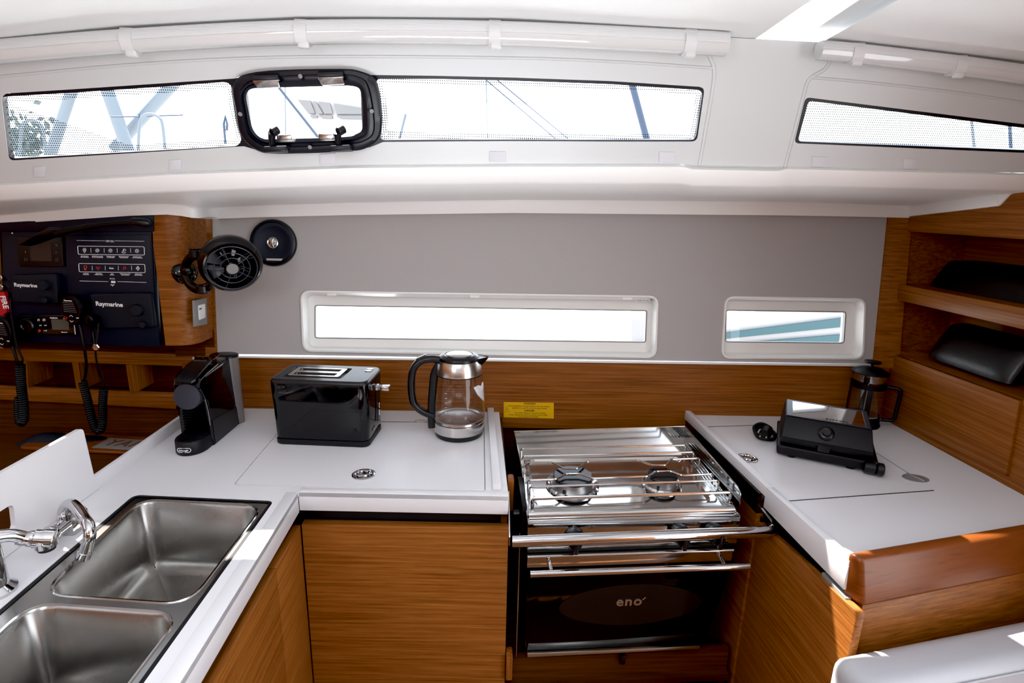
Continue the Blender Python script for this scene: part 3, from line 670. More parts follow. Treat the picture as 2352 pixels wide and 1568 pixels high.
def lg(b):
    m = axis_mat((.246, -.0062 + .016 * .14 / .286, -.264), (0, -1, -.053), (1, 0, 0)); text(b, 'eno', .043, m, bold=.0009, space=1.12)
    m2 = m @ Matrix.Translation((.0700, .0188, 0)) @ Matrix.Rotation(radians(-42), 4, 'Z'); box(b, 0, .004, 0, .012, 0, .0008, mat=m2)
LB('brand_lettering', 'silver_trim', lg, dr_, smooth=False)
LB('door_bottom_strip', 'brushed_steel', lambda b: box(b, .010, W_ - .060, .000, .014, -.423, -.411, .002), dr_)
# hob tray, splash walls
def tray(b):
    o = rpoly([(.0, .018, .012), (W_ - .004, .018, .012), (W_ + .009, D_k + .019, .010), (-.003, D_k - .001, .010)], .004, 3); i1 = rpoly([(.026, .055, .012), (W_ - .050, .055, .012), (W_ - .045, D_k - .09, .010), (.026, D_k - .09, .010)], .030, 6)
    i2 = [Vector((p.x, p.y, p.z - .008)) for p in inset(i1, .008)]
    sheet(b, o, [i1]); loft(b, [l + [l[0]] for l in (i1, i2)]); sheet(b, i2)
LB('hob_tray', 'polished_steel', tray, sharp=60)
LB('front_lip', 'polished_steel', lambda b: tube(b, [(.004, .020, .012), (W_ - .012, .020, .012)], .0105, 14))
def walls(b):
    t = .0016
    prism(b, rpoly([(.0, .060, .008), (.0, .060, .035), (.0, .12, .060), (-.004, D_k, .060), (-.004, D_k, .008)], 0), (t, 0, 0))
    prism(b, rpoly([(W_ + .010, .030, .008), (W_ + .010, .030, .058), (W_ + .010, D_k + .02, .060), (W_ + .010, D_k + .02, .008)], [.008, .022, 0, 0], 5), (-t, 0, 0))
    prism(b, [(-.004, D_k, .008), (W_ + .010, D_k + .02, .008), (W_ + .010, D_k + .02, .061), (-.004, D_k, .061)], (0, -t, 0))
    tube(b, [(W_ + .010, .05, .0585), (W_ + .010, D_k + .02, .0605), (-.004, D_k, .0615), (-.001, .12, .0605)], .0018, 8)
LB('splash_wall', 'polished_steel', walls)
for x, y, r in ((.145, .170, .056), (.402, .164, .042)):
    def bn(b, x=x, y=y, r=r):
        lathe(b, [(r * 1.32, .004), (r * 1.34, .009), (r * 1.24, .013), (r * 1.12, .0085), (r * 1.05, .006)], 40, Matrix.Translation((x, y, 0)))
    bu = LB('burner', 'polished_steel', bn)
    LB('burner_head', 'burner_alu', lambda b, x=x, y=y, r=r: lathe(b, [(r * 1.1, .004), (r * 1.02, .012), (r * .95, .020), (r * .90, .029), (0, .029)], 40, Matrix.Translation((x, y, 0))), bu)
    LB('burner_cap', 'burner_cap', lambda b, x=x, y=y, r=r: (lathe(b, [(r * .92, .0285), (r, .030), (r, .034), (r * .94, .037), (r * .5, .0355), (0, .035)], 40, Matrix.Translation((x, y, 0))), cyl(b, (x - r * .62, y - r * 1.0, .004), (x - r * .62, y - r * 1.0, .022), .0035, 10)), bu)
# pan-holder bars
def bar(pts, r=.0030, z=.045):
    def fn(b):
        P = [(pts[0][0], pts[0][1], .012)] + [(x, y, z) for x, y in pts] + [(pts[-1][0], pts[-1][1], .012)]
        tube(b, rpoly_open(P, .007), r, 8)
    return fn
def rpoly_open(P, r, n=4):
    P = [Vector(p) for p in P]; o = [P[0]]
    for i in range(1, len(P) - 1):
        a, b, c = P[i - 1], P[i], P[i + 1]; u, w = a - b, c - b; l = min(r, u.length * .45, w.length * .45); s, e = b + u.normalized() * l, b + w.normalized() * l
        for k in range(n + 1):
            t = k / n; o.append((1 - t) ** 2 * s + 2 * t * (1 - t) * b + t * t * e)
    return o + [P[-1]]
for pts, r in (([(.012, .318), (.530, .322)], .003), ([(.012, .272), (.538, .276)], .003),
            ([(.014, .232), (.093, .230), (.124, .192), (.162, .192), (.196, .230), (.352, .232), (.384, .200), (.424, .200), (.452, .234), (.541, .237)], .003),
            ([(.014, .134), (.090, .136), (.124, .164), (.160, .164), (.194, .136), (.350, .140), (.384, .166), (.424, .166), (.450, .140), (.542, .146)], .003),
            ([(.015, .100), (.543, .110)], .003), ([(.016, .042), (.548, .050)], .0045)):
    LB('pan_rail', 'polished_steel', bar(pts, r))
LB('rail_slot', 'polished_steel', lambda b: [tube(b, [(W_ - .030 + k * .009, .04, .0135), (W_ - .020 + k * .009, D_k - .01, .0125)], .0018, 6) for k in range(4)])
LB('gimbal_bracket', 'satin_black', lambda b: (box(b, -.010, .004, .05, .20, -.20, .02, .003), cyl(b, (-.026, .12, -.05), (-.008, .12, -.05), .012, 18)))
LB('gimbal_bracket', 'satin_black', lambda b: box(b, W_ - .004, W_ + .010, .05, .20, -.20, .0, .003))
# ---- crash bar across the bay
GB = thing('crash_bar', 'chrome crash bar spanning the bay in front of the cooker knobs', 'safety rail', (.4, 1.19, .84))
g0, g1_ = Vector((.074, 1.165, .840)), Vector((.744, 1.206, .838))
bm = nb(); tube(bm, [g0 + Vector((-.004, 0, 0)), g0, g1_ + Vector((-.012, -.002, 0)), g1_ + Vector((0, .004, .001)), g1_ + Vector((.005, .014, .003))], [.0145, .0145, .0145, .0145, .012], 18); obj('rail_tube', bm, 'chrome', GB)
bm = nb(); hexa(bm, [g1_ + Vector((.001, .0, .004)), g1_ + Vector((.004, .0, .004)), Vector((.752, 1.60, .872)), Vector((.749, 1.60, .872)), g1_ + Vector((.001, 0, .016)), g1_ + Vector((.004, 0, .016)), Vector((.752, 1.60, .890)), Vector((.749, 1.60, .890))]); 
prism(bm, [Vector((.7485, 1.222, .850)), Vector((.7485, 1.222, .895)), Vector((.7485, 1.285, .905)), Vector((.7485, 1.285, .835))], (.003, 0, 0)); obj('rail_arm', bm, 'polished_steel', GB)
bm = nb(); hexa(bm, [g0 + Vector((-.012, .0, -.012)), g0 + Vector((-.009, 0, -.012)), Vector((.067, 1.30, .862)), Vector((.064, 1.30, .862)), g0 + Vector((-.012, 0, .012)), g0 + Vector((-.009, 0, .012)), Vector((.067, 1.30, .90)), Vector((.064, 1.30, .90))]); obj('rail_arm', bm, 'polished_steel', GB)
bm = nb(); prism(bm, [Vector((.066, 1.272, .20)), Vector((.716, 1.279, .20)), Vector((.716, 1.279, .402)), Vector((.066, 1.272, .388))], (0, .02, 0)); struct('wall_below_cooker', bm, 'wood_shaded', smooth=False)
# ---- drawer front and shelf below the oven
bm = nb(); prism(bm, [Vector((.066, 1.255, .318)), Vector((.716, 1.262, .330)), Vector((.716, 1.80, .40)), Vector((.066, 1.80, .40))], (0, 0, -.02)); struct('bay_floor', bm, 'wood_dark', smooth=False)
DW = thing('pan_drawer', 'dark wooden drawer front with a small grey finger pull under the oven', 'drawer', (.38, 1.24, .0))
bm = nb(); hexa(bm, [Vector((.070, 1.215, .0)), Vector((.700, 1.222, .0)), Vector((.700, 1.252, .0)), Vector((.070, 1.245, 0)), Vector((.070, 1.215, .298)), Vector((.700, 1.222, .310)), Vector((.700, 1.252, .310)), Vector((.070, 1.245, .298))], .002); obj('drawer_front', bm, 'wood_shaded', DW)
bm = nb(); p = Vector((.385, 1.218, .292)); prism(bm, rpoly([p + Vector((-.022, -.003, 0)), p + Vector((.022, -.003, 0)), p + Vector((.016, -.003, -.014)), p + Vector((-.016, -.003, -.014))], .006, 4), (0, .006, 0), bev=.001); obj('finger_pull', bm, 'silver_trim', DW)
bm = nb(); p = hy(1429, 1513, 1.245); p = hy(1429, 1511, 1.268); box(bm, p.x - .008, p.x + .008, 1.260, 1.2755, p.z - .016, p.z + .016, .004); tag(obj('oven_catch', bm, 'satin_black'), 'small black turn catch on the wood just under the oven door', 'catch')
bm = nb(); p = Vector((.066, 1.235, 0)); box(bm, .066, .084, 1.225, 1.262, .36, .44, .003); tag(obj('stop_block', bm, 'wood_z'), 'small wooden block beside the foot of the oven, against the cabinet', 'block')
bm = nb(); box(bm, .063, .082, 1.33, 1.37, .82, .915, .006); tag(obj('gimbal_stop', bm, 'wood_z'), 'small wooden stop block between worktop edge and cooker side', 'block')
bm = nb(); box(bm, .0935, .0965, 1.245, 1.262, .42, .80, .001); 
tag(obj('cooker_guide', bm, 'silver_trim'), 'thin upright metal guide strip between wooden cabinet and oven', 'guide strip')

# ---- warning label on the splashback
bl = off(BS, .0012); q = [hp(*p, bl) for p in ((1157, 923), (1272, 925), (1272, 961), (1157, 958))]
LBL = thing('warning_label', 'yellow warning label with black print stuck on the wooden splashback over the cooker', 'label', q[3])
bm = nb(); prism(bm, q, (0, .0010, 0)); obj('label_sheet', bm, 'yellow_label', LBL, smooth=False)
ux = (q[1] - q[0]); w_ = ux.length; uy = (q[3] - q[0]); h_ = uy.length; m0 = axis_mat(q[0] + Vector((0, -.0003, 0)), (-.0235, -1, 0), ux)
bm = nb()
def ln(s, fx, fy, size, al='CENTER', b=0): text(bm, s, size, m0 @ Matrix.Translation((fx * w_, -fy * h_, 0)), align=al, bold=b, depth=.0002)
ln('WARNING', .52, .125, .0088, b=.0003); ln('Avoid asphyxiation. Provide ventilation when the cooking', .50, .27, .00625); ln('appliance is in use. Do not use for space heating.', .52, .40, .00625)
ln('DANGER', .52, .58, .0088, b=.0003); ln("Pour éviter l'asphyxie. Assurez la ventilation", .54, .72, .00625); ln("lorsque l'appareil de cuisson fonctionne. Ne pas l'utiliser", .5, .85, .00605); ln('comme appareil de chauffage.', .5, .965, .00625)
c = m0 @ Vector((.065 * w_, -.47 * h_, 0)); r_ = .010
tri = [c + Vector((-r_, 0, -r_ * .8)), c + Vector((r_, 0, -r_ * .8)), c + Vector((0, 0, r_ * 1.0))]; tube(bm, tri, .0006, 6, True); box(bm, c.x - .0007, c.x + .0007, c.y - .0003, c.y + .0003, c.z - .0035, c.z + .004); box(bm, c.x - .0007, c.x + .0007, c.y - .0003, c.y + .0003, c.z - .006, c.z - .0045)
box(bm, q[0].x + w_ * .35, q[0].x + w_ * .68, q[0].y - .0008, q[0].y - .0003, q[0].z - h_ * .445, q[0].z - h_ * .435)
obj('label_print', bm, 'label_ink', LBL, smooth=False)

# ================================================================ RIGHT GALLEY
RW = thing('worktop', 'white worktop to the right of the cooker, carrying grill and French press', 'worktop', (1.1, 1.4, ZC - .012))
rF = hz(1946, 1286, ZC); rB = Vector((.735, yb(.735) - .002, ZC)); cR0 = Vector((.772, .95, ZC))
cL, cR = Vector((.764, .955, ZC)), Vector((xw - .002, 1.10, ZC))
bm = nb(); prism(bm, [rB, Vector((xw - .002, yb(1.43) - .003, ZC)), cR, cL], (0, 0, -.014)); obj('counter_top', bm, 'corian', RW, smooth=False)
e0, e1 = Vector((.716, yb(.716) - .002, ZC)), Vector((.742, 1.262, ZC)); e2 = Vector((.764, .956, ZC))
bm = nb(); hexa(bm, [e0 + Vector((0, 0, -.015)), e1 + Vector((0, 0, -.015)), e1 + Vector((.022, .0, -.015)), e0 + Vector((.030, 0, -.015)), e0 + Vector((.0, 0, .017)), e1 + Vector((0, 0, .013)), e1 + Vector((.020, 0, .013)), e0 + Vector((.020, 0, .017))], .0015); obj('fiddle', bm, 'corian', RW)
bm = nb(); hexa(bm, [e1 + Vector((0, 0, -.046)), e2 + Vector((0, 0, -.058)), e2 + Vector((.026, .0, -.058)), e1 + Vector((.022, 0, -.046)), e1 + Vector((.0, 0, .013)), e2 + Vector((0, 0, .012)), e2 + Vector((.022, 0, .012)), e1 + Vector((.020, 0, .013))], .0015); obj('front_edge', bm, 'corian', RW)
# flush lids: thin dark joints, hinge, ring pull
def joint(bm, a, b, w=.003):
    a, b = hz(*a, ZC + .0002), hz(*b, ZC + .0002); d = (b - a).normalized(); n = Vector((-d.y, d.x, 0)) * w / 2; prism(bm, [a - n, b - n, b + n, a + n], (0, 0, .0004))
for a_, b_, w__ in (((1800, 1151), (2145, 1126), .0035), ((1622, 980), (1745, 976), .0032), ((2012, 1039), (2120, 1108), .0012)):
    bm = nb(); joint(bm, a_, b_, w__); obj('lid_joint', bm, 'black_recess', RW, smooth=False)
bm = nb(); joint(bm, (870, 968), (1112, 971), .0030); obj('lid_joint', bm, 'black_recess', W, smooth=False)
ring_pull(RW, hz(1716, 1053, ZC), .030)
c = hz(2103, 1098, ZC); hm = axis_mat(c, (0, 0, 1), (1, -.12, 0))
bm = nb(); lathe(bm, [(.030, 0), (.030, .0012), (.028, .0018), (0, .0018)], 30, hm @ Matrix.Diagonal((1.15, .78, 1, 1))); hg = obj('lid_hinge', bm, 'grey_plastic', RW)
bm = nb(); m = hm; tube(bm, [m @ Vector((-.012, .020, .003)), m @ Vector((.012, -.020, .003))], .0032, 8); obj('hinge_pin', bm, 'silver_trim', hg)
# cabinet under it
RC = thing('corner_cabinet', 'wooden corner cabinet right of the cooker with a sunlit front corner', 'cabinet', (1.0, 1.2, 0))
P0, P1 = Vector((.742, 1.275, 0)), Vector((.762, .905, 0)); ztp0, ztp1 = .822, .850
bm = nb(); hexa(bm, [P0, P1, P1 + Vector((.018, 0, 0)), P0 + Vector((.018, 0, 0)), P0 + Vector((0, 0, ztp0)), P1 + Vector((0, 0, ztp1)), P1 + Vector((.018, 0, ztp1)), P0 + Vector((.018, 0, ztp0))], .0015); obj('door', bm, 'wood_y', RC)
bm = nb(); prism(bm, [Vector((.735, 1.279, .845)), Vector((.722, yb(.72), .845)), Vector((.722, yb(.72), .904)), Vector((.735, 1.279, .904))], (.014, 0, 0)); obj('side_panel', bm, 'bay_side', RC, smooth=False)
bm = nb(); prism(bm, [Vector((.737, 1.279, 0)), Vector((.724, yb(.72), 0)), Vector((.724, yb(.72), .844)), Vector((.737, 1.279, .844))], (.012, 0, 0)); obj('side_panel', bm, 'wood_y', RC, smooth=False)
bm = nb(); hexa(bm, [Vector((.783, 1.28, .6)), Vector((.788, .972, .6)), Vector((.798, .972, .6)), Vector((.793, 1.28, .6)), Vector((.783, 1.28, .906)), Vector((.788, .972, .906)), Vector((.798, .972, .906)), Vector((.793, 1.28, .906))]); obj('recess_strip', bm, 'black_recess', RC, smooth=False)
bm = nb(); box(bm, .764, .777, .945, 1.030, .838, .851, .002); obj('pull_lip', bm, 'grey_plastic', RC)
bm = nb(); hexa(bm, [Vector((.792, .930, 0)), Vector((1.432, 1.065, 0)), Vector((1.432, 1.090, 0)), Vector((.792, .955, 0)), Vector((.792, .930, .853)), Vector((1.432, 1.065, .853)), Vector((1.432, 1.090, .853)), Vector((.792, .955, .853))], .0015); obj('end_panel', bm, 'wood_x', RC)
# glossy wooden cap along the end of the worktop
bm = nb(); k0, k1 = Vector((.768, .930, 0)), Vector((1.434, 1.071, 0)); n = Vector((-.2, .95, 0)).normalized() * .034
hexa(bm, [k0 + Vector((.018, -.008, .845)), k1 + Vector((0, -.008, .845)), k1 + n + Vector((0, 0, .845)), k0 + n + Vector((.006, 0, .845)), k0 + Vector((.006, .006, .950)), k1 + Vector((0, .006, .950)), k1 + n + Vector((0, 0, .950)), k0 + n + Vector((0, 0, .950))], .010, 4)
tag(obj('wooden_cap', bm, 'wood_cap'), 'glossy reddish wooden cap closing the end of the worktop behind the white cushion', 'fiddle cap')
# seat-back cushion in the corner of the frame
bm = nb(); u0 = Vector((.715, .800, 0)); dx_ = Vector((1, .17, 0)).normalized(); dy_ = Vector((-.17, 1, 0)).normalized()
P = [u0 - dy_ * .012, u0 + dx_ * .70 - dy_ * .012, u0 + dx_ * .68 + dy_ * .094, u0 + dy_ * .082]
hexa(bm, [p + Vector((0, 0, .38)) for p in P] + [p + Vector((0, 0, .775)) for p in P], .030, 6)
CU = tag(obj('seat_back_cushion', bm, 'white_leather'), 'white leather seat-back cushion with sunlit end, below the glossy wooden cap', 'cushion')
bm = nb(); l0 = u0 - dy_ * .014 + dx_ * .03 - Vector(CU.location); 
tube(bm, [l0 + Vector((0, 0, .752)), l0 + dx_ * .64 + Vector((0, 0, .752))], .0022, 8); tube(bm, [l0 + Vector((-.004, .002, .752)), l0 + Vector((-.004, .002, .42))], .0022, 8); obj('piping', bm, 'white_leather', CU)
# ================================================================ APPLIANCES
# ---- toaster
TO = thing('toaster', 'glossy black two-slot toaster on the left worktop between coffee machine and kettle', 'toaster', (-.483, 1.607, ZC), (0, 0, radians(-5.0)))
hw, hd = .143, .078
def ring(w, d, r, z, n=6): return [Vector(p) + Vector((0, 0, z)) for p in rpoly([(-w, -d, 0), (w, -d, 0), (w, d, 0), (-w, d, 0)], r, n)]
def LT(name, mat, fn, parent=TO, **k):
    bm = nb(); fn(bm); return obj(name, bm, mat, parent, local=True, **k)
def cl(l): return l + [l[0]]
body = LT('body', 'gloss_black', lambda b: loft(b, [cl(ring(hw - .003, hd - .003, .022, .018)), cl(ring(hw - .001, hd - .001, .024, .022)), cl(ring(hw, hd, .026, .06)), cl(ring(hw + .002, hd + .002, .028, .13)), cl(ring(hw + .004, hd + .004, .028, .185)), cl(ring(hw + .003, hd + .003, .027, .196))]))
LT('base', 'matte_black', lambda b: loft(b, [ring(hw - .002, hd - .002, .024, 0), ring(hw, hd, .025, .003), ring(hw, hd, .025, .017), ring(hw - .004, hd - .004, .022, .019)], True, 0, True))
def lidp(b):
    sl = [[Vector((x, y, .2065)) for x, y in rp] for rp in ()]
    o = ring(hw - .003, hd - .003, .022, .2065); wl_ = [Vector(p) for p in rpoly([(-.118, -.052, .2065), (.062, -.052, .2065), (.062, .052, .2065), (-.118, .052, .2065)], .008, 3)]
    loft(b, [cl(ring(hw + .004, hd + .004, .028, .194)), cl(ring(hw + .004, hd + .004, .028, .200)), cl(ring(hw - .001, hd - .001, .024, .2062)), cl(o)]); sheet(b, o, [wl_])
    w2_ = [p + Vector((0, 0, -.010)) for p in inset(wl_, .004)]; loft(b, [cl(wl_), cl(w2_)]); sheet(b, w2_)
LT('top_cover', 'satin_black', lidp, sharp=50)
def slotfr(b):
    o = [Vector(p) for p in rpoly([(-.106, -.042, .2085), (.050, -.042, .2085), (.050, .042, .2085), (-.106, .042, .2085)], .008, 4)]
    hs = [[Vector(p) for p in rpoly([(-.092, y0, .2085), (.036, y0, .2085), (.036, y1, .2085), (-.092, y1, .2085)], .004, 3)] for y0, y1 in ((-.032, -.008), (.008, .032))]
    prism(b, o, (0, 0, -.012), holes=hs)
fr = LT('slot_frame', 'silver_trim', slotfr, smooth=False)
for y in (-.020, .020):
    LT('slot', 'black_recess', lambda b, y=y: loft(b, [[Vector((-.092, y - .012, .20)), Vector((.036, y - .012, .20)), Vector((.036, y + .012, .20)), Vector((-.092, y + .012, .20)), Vector((-.092, y - .012, .20))], [Vector((-.092, y - .012, .1975)), Vector((.036, y - .012, .1975)), Vector((.036, y + .012, .1975)), Vector((-.092, y + .012, .1975)), Vector((-.092, y - .012, .1975))]]) or box(b, -.092, .036, y - .012, y + .012, .1966, .1975), fr)
    [LT('bread_guide', 'polished_steel', lambda b, y=y, k=k: box(b, -.088 + k * .12, -.086 + k * .12, y - .008, y + .008, .198, .206), fr) for k in (0, 1)]
for x, y in ((.118, .030), (.118, .048), ):
    LT('button', 'silver_trim', lambda b, x=x, y=y: loft(b, [[Vector((x + .011 * cos(a), y + .006 * sin(a), z)) for a in [2 * pi * k / 18 for k in range(18)]] for z in (.2062, .2085)], True, 0, True))
lv = LT('lever', 'silver_trim', lambda b: (box(b, hw + .0035, hw + .016, -.016, .008, .160, .176, .003), box(b, hw + .022, hw + .050, -.017, .009, .160, .174, .003)))
LT('lever_neck', 'grey_plastic', lambda b: box(b, hw + .014, hw + .024, -.013, .005, .162, .173), lv)
LT('lever_slot', 'black_recess', lambda b: box(b, hw + .002, hw + .0048, .010, .013, .05, .185))
LT('dial_mark', 'white_print', lambda b: [tube(b, [(hw + .0035, .040 + .006 * cos(a), z + .009 * sin(a)) for a in [radians(100 + 18 * k) for k in range(9)]], .0010, 6) for z in (.092, .068)], body)
bm = nb(); text(bm, 'Braun'.replace('Braun', 'Tefal'), .012, axis_mat((hw + .002, -.034, .034), (1, 0, 0), (0, 1, .0))) if False else None
bm.free()
LT('name_print', 'plate_grey', lambda b: [box(b, hw + .0005, hw + .0022, -.030 + k * .0065, -.026 + k * .0065, .034, .041) for k in range(5)], body)
LT('foot_mark', 'matte_black', lambda b: lathe(b, [(.0065, 0), (.0065, .0008), (0, .001)], 20, axis_mat((.104, -hd - .0006, .052), (0, -1, 0)) @ Matrix.Diagonal((.75, 1.4, 1, 1))), body)

# ---- kettle
KE = thing('kettle', 'glass kettle with steel bands and black handle standing on the worktop right of the toaster', 'kettle', (-.083, 1.628, ZC))
def LK(name, mat, fn, parent=KE, **k):
    bm = nb(); fn(bm); return obj(name, bm, mat, parent, local=True, **k)
LK('power_base', 'satin_black', lambda b: lathe(b, [(0, 0), (.072, 0), (.076, .003), (.0775, .014), (.078, .017), (0, .017)], 56))
LK('base_band', 'brushed_steel', lambda b: lathe(b, [(.0785, .0175), (.0805, .019), (.0815, .048), (.0812, .050), (.079, .051), (.0, .051)], 56))
LK('jug', 'jug_glass', lambda b: lathe(b, [(.0812, .050), (.0828, .062), (.0826, .085), (.0805, .125), (.0765, .170), (.0725, .206)], 56), sharp=80)
LK('jug_floor', 'brushed_steel', lambda b: (lathe(b, [(.070, .0545), (.064, .055), (.060, .0525), (0, .0525)], 48), lathe(b, [(.079, .052), (.0775, .058), (.070, .0545)], 56)))
LK('jug_rim', 'clear_tank', lambda b: lathe(b, [(.0795, .0605), (.0812, .0615), (.0795, .0625), (.0785, .0615), (.0795, .0605)], 56))
col = LK('collar', 'brushed_steel', lambda b: lathe(b, [(.0715, .204), (.0735, .2055), (.0735, .209), (.068, .236), (.0625, .249), (.060, .250)], 56))
LK('collar_seal', 'rubber_black', lambda b: lathe(b, [(.0722, .2025), (.0742, .2035), (.0738, .2065), (.072, .2065)], 56), col)
kl = LK('lid', 'satin_black', lambda b: lathe(b, [(.0625, .247), (.0632, .252), (.061, .2575), (.052, .262), (.046, .2635), (.044, .2625), (0, .2625)], 56))
LK('lid_plate', 'brushed_steel', lambda b: lathe(b, [(.0395, .2625), (.0395, .2645), (.036, .2655), (0, .2662)], 48), kl)
def spout(b):
    rows = []
    for t, w, z0, z1, x in ((0, .030, .213, .256, .052), (.5, .024, .224, .2575, .066), (.85, .014, .238, .2575, .080), (1, .004, .2525, .256, .091)):
        rows.append([Vector((x, -w, z1)), Vector((x, -w * .8, (z0 + z1) / 2)), Vector((x, 0, z0)), Vector((x, w * .8, (z0 + z1) / 2)), Vector((x, w, z1)), Vector((x, 0, z1 - .003))])
    loft(b, rows, True, 0, True)
LK('spout', 'satin_black', spout, sharp=50)
ha = radians(190); hdv = Vector((cos(ha), sin(ha), 0))
def hpnt(r, z): return hdv * r + Vector((0, 0, z))
hs = spline([hpnt(.050, .246), hpnt(.085, .252), hpnt(.118, .246), hpnt(.140, .222), hpnt(.147, .180), hpnt(.146, .135), hpnt(.138, .105), hpnt(.115, .082), hpnt(.088, .068), hpnt(.082, .064)], 7)
hdl = LK('handle', 'satin_black', lambda b: tube(b, hs, .0135, 18, flat_=.85))
LK('handle_spine', 'satin_black', lambda b: tube(b, spline([hpnt(.060, .236), hpnt(.0755, .205), hpnt(.081, .160), hpnt(.085, .110), hpnt(.0865, .065), hpnt(.0855, .026)], 5), .0085, 12, flat_=1.5))
LK('lid_button', 'satin_black', lambda b: hexa(b, [hpnt(.098, .258) + Vector((0, -.012, 0)), hpnt(.130, .247) + Vector((0, -.012, 0)), hpnt(.130, .247) + Vector((0, .012, 0)), hpnt(.098, .258) + Vector((0, .012, 0)), hpnt(.099, .268) + Vector((0, -.012, 0)), hpnt(.132, .256) + Vector((0, -.012, 0)), hpnt(.132, .256) + Vector((0, .012, 0)), hpnt(.099, .268) + Vector((0, .012, 0))], .003), hdl)
def leaf(b):   # frosted leaf-shaped sticker wrapped on the glass
    def R(z): return .0828 + (z - .07) * (.0728 - .0828) / .136 + .0012
    Pts = [(-.9, .176), (-.62, .178), (-.42, .172), (-.30, .181), (-.02, .176), (.12, .150), (.16, .112), (.02, .108), (-.35, .124), (-.72, .150)]
    c = (-.35, .15); o = []
    for k in range(len(Pts)):
        a, z = Pts[k]; o.append((a, z))
    rows = []
    for t in (1, .66, .33, .02): rows.append([Vector((R(c[1] + (z - c[1]) * t) * cos(c[0] + (a - c[0]) * t), R(c[1] + (z - c[1]) * t) * sin(c[0] + (a - c[0]) * t), c[1] + (z - c[1]) * t)) for a, z in o])
    loft(b, rows, True)
LK('sticker', 'white_print', leaf)
LK('level_mark', 'white_print', lambda b: [tube(b, [(.0822 * cos(radians(-118)) + dx, .0822 * sin(radians(-118)), z) for dx in (0, .006)], .0005, 5) for z in (.10, .115, .13, .145, .16)])

# ---- capsule coffee machine
CM = thing('coffee_machine', 'slim black capsule coffee machine with round knob and drip tray, left of the toaster', 'coffee machine', (-.853, 1.53, ZC), (0, 0, radians(-1)))
def LC(name, mat, fn, parent=CM, **k):
    bm = nb(); fn(bm); return obj(name, bm, mat, parent, local=True, **k)
mw = .046
# side profile (y, z)
PR = [(.004, 0), (.004, .085), (.000, .140), (-.012, .170), (-.016, .195), (-.006, .212), (.020, .221), (.080, .232), (.132, .236), (.150, .228), (.162, .190), (.180, .0)]
def cbody(b):
    rows = []
    for x, s, e in ((-mw, .90, .006), (-mw * .97, .97, .002), (-mw * .80, 1.0, 0), (0, 1.01, 0), (mw * .80, 1.0, 0), (mw * .97, .97, .002), (mw, .90, .006)):
        rows.append([Vector((x, .085 + (y - .085) * (1 - e * 4), z if z < .18 else z * s + .18 * (1 - s))) for y, z in PR])
        for p in rows[-1]:
            if p.z > .15 and p.y < .05: p.x *= .80 + .2 * max(0, (p.y + .016) / .066)
    loft(b, rows, True, 0, True)
cb = LC('body', 'gloss_black', cbody, sharp=30)
LC('side_panel', 'satin_black', lambda b: prism(b, [(mw + .0005, .012, .002), (mw + .0005, .176, .002), (mw + .0005, .171, .062), (mw + .0005, .008, .078)], (.0008, 0, 0)))
LC('head', 'sheen_grey', lambda b: lathe(b, [(.0, -.006), (.036, -.006), (.0385, .0), (.0385, .022), (.0375, .025), (0, .0265)], 44, axis_mat((-.002, .004, .158), (0, -1, .12))))
LC('knob_face', 'grey_plastic', lambda b: lathe(b, [(.036, 0), (.0352, .0012), (0, .0016)], 44, axis_mat((-.002, -.0225, .1612), (0, -1, .12)))) if False else None
LC('louvre_panel', 'satin_black', lambda b: [hexa(b, [(-.034, -.001, z), (.034, -.001, z), (.034, .010, z), (-.034, .010, z), (-.034, -.004, z + .0045), (.034, -.004, z + .0045), (.034, .010, z + .0045), (-.034, .010, z + .0045)], .0006) for z in [.045 + .0085 * k for k in range(11)]])
LC('edge_trim', 'gloss_black', lambda b: tube(b, spline([(mw - .004, .002, .02), (mw - .003, .000, .10), (mw - .004, -.006, .150), (mw - .010, -.016, .186)], 5), .0035, 10))
LC('trim_line', 'silver_trim', lambda b: tube(b, spline([(mw - .001, -.002, .066), (mw - .001, -.0035, .11), (mw - .003, -.009, .150)], 5), .0008, 6))
def lever(b):
    P = []
    for y, z, w in ((-.026, .2035, .020), (-.018, .209, .028), (.030, .2245, .030), (.078, .2375, .028)):
        P.append([Vector((-w, y, z)), Vector((w, y, z)), Vector((w, y, z + .006)), Vector((-w, y, z + .006))])
    loft(b, P, True, 0, True)
LC('lever', 'satin_black', lever)
LC('lever_ring', 'gloss_black', lambda b: tube(b, [Vector((.020 * cos(a), -.006 + .013 * sin(a), .2165 + .004 * sin(a))) for a in [2 * pi * k / 26 for k in range(26)]], .0022, 8, True))
LC('silver_line', 'silver_trim', lambda b: (tube(b, [(.029, -.006, .2195), (.030, .074, .2425)], .0009, 6), tube(b, [(.030, .084, .2415), (.028, .130, .2455)], .0009, 6)))
LC('name_print', 'silver_trim', lambda b: text(b, 'NESPRESSO', .0088, axis_mat((-.026, .066, .2425), (0, -.28, .96), (1, 0, 0)), bold=.0002))
LC('button', 'gloss_black', lambda b: (cyl(b, (.004, .108, .232), (.004, .108, .241), .006, 18, .001), cyl(b, (-.012, .104, .232), (-.012, .104, .241), .006, 18, .001)))
def trayf(z0, z1, r0, r1):
    def f(b):
        def U(r, z): return [Vector((-r, .004, z))] + [Vector((-r * cos(a), -.022 - r * 1.15 * sin(a), z)) for a in [pi * k / 24 for k in range(25)]] + [Vector((r, .004, z))]
        loft(b, [U(r0, z0), U(r0 + .0015, z0 + .004), U(r1, z1 - .003), U(r1 - .002, z1)], True, 0, True)
    return f
LC('drip_tray', 'matte_black', trayf(0, .040, .042, .043))
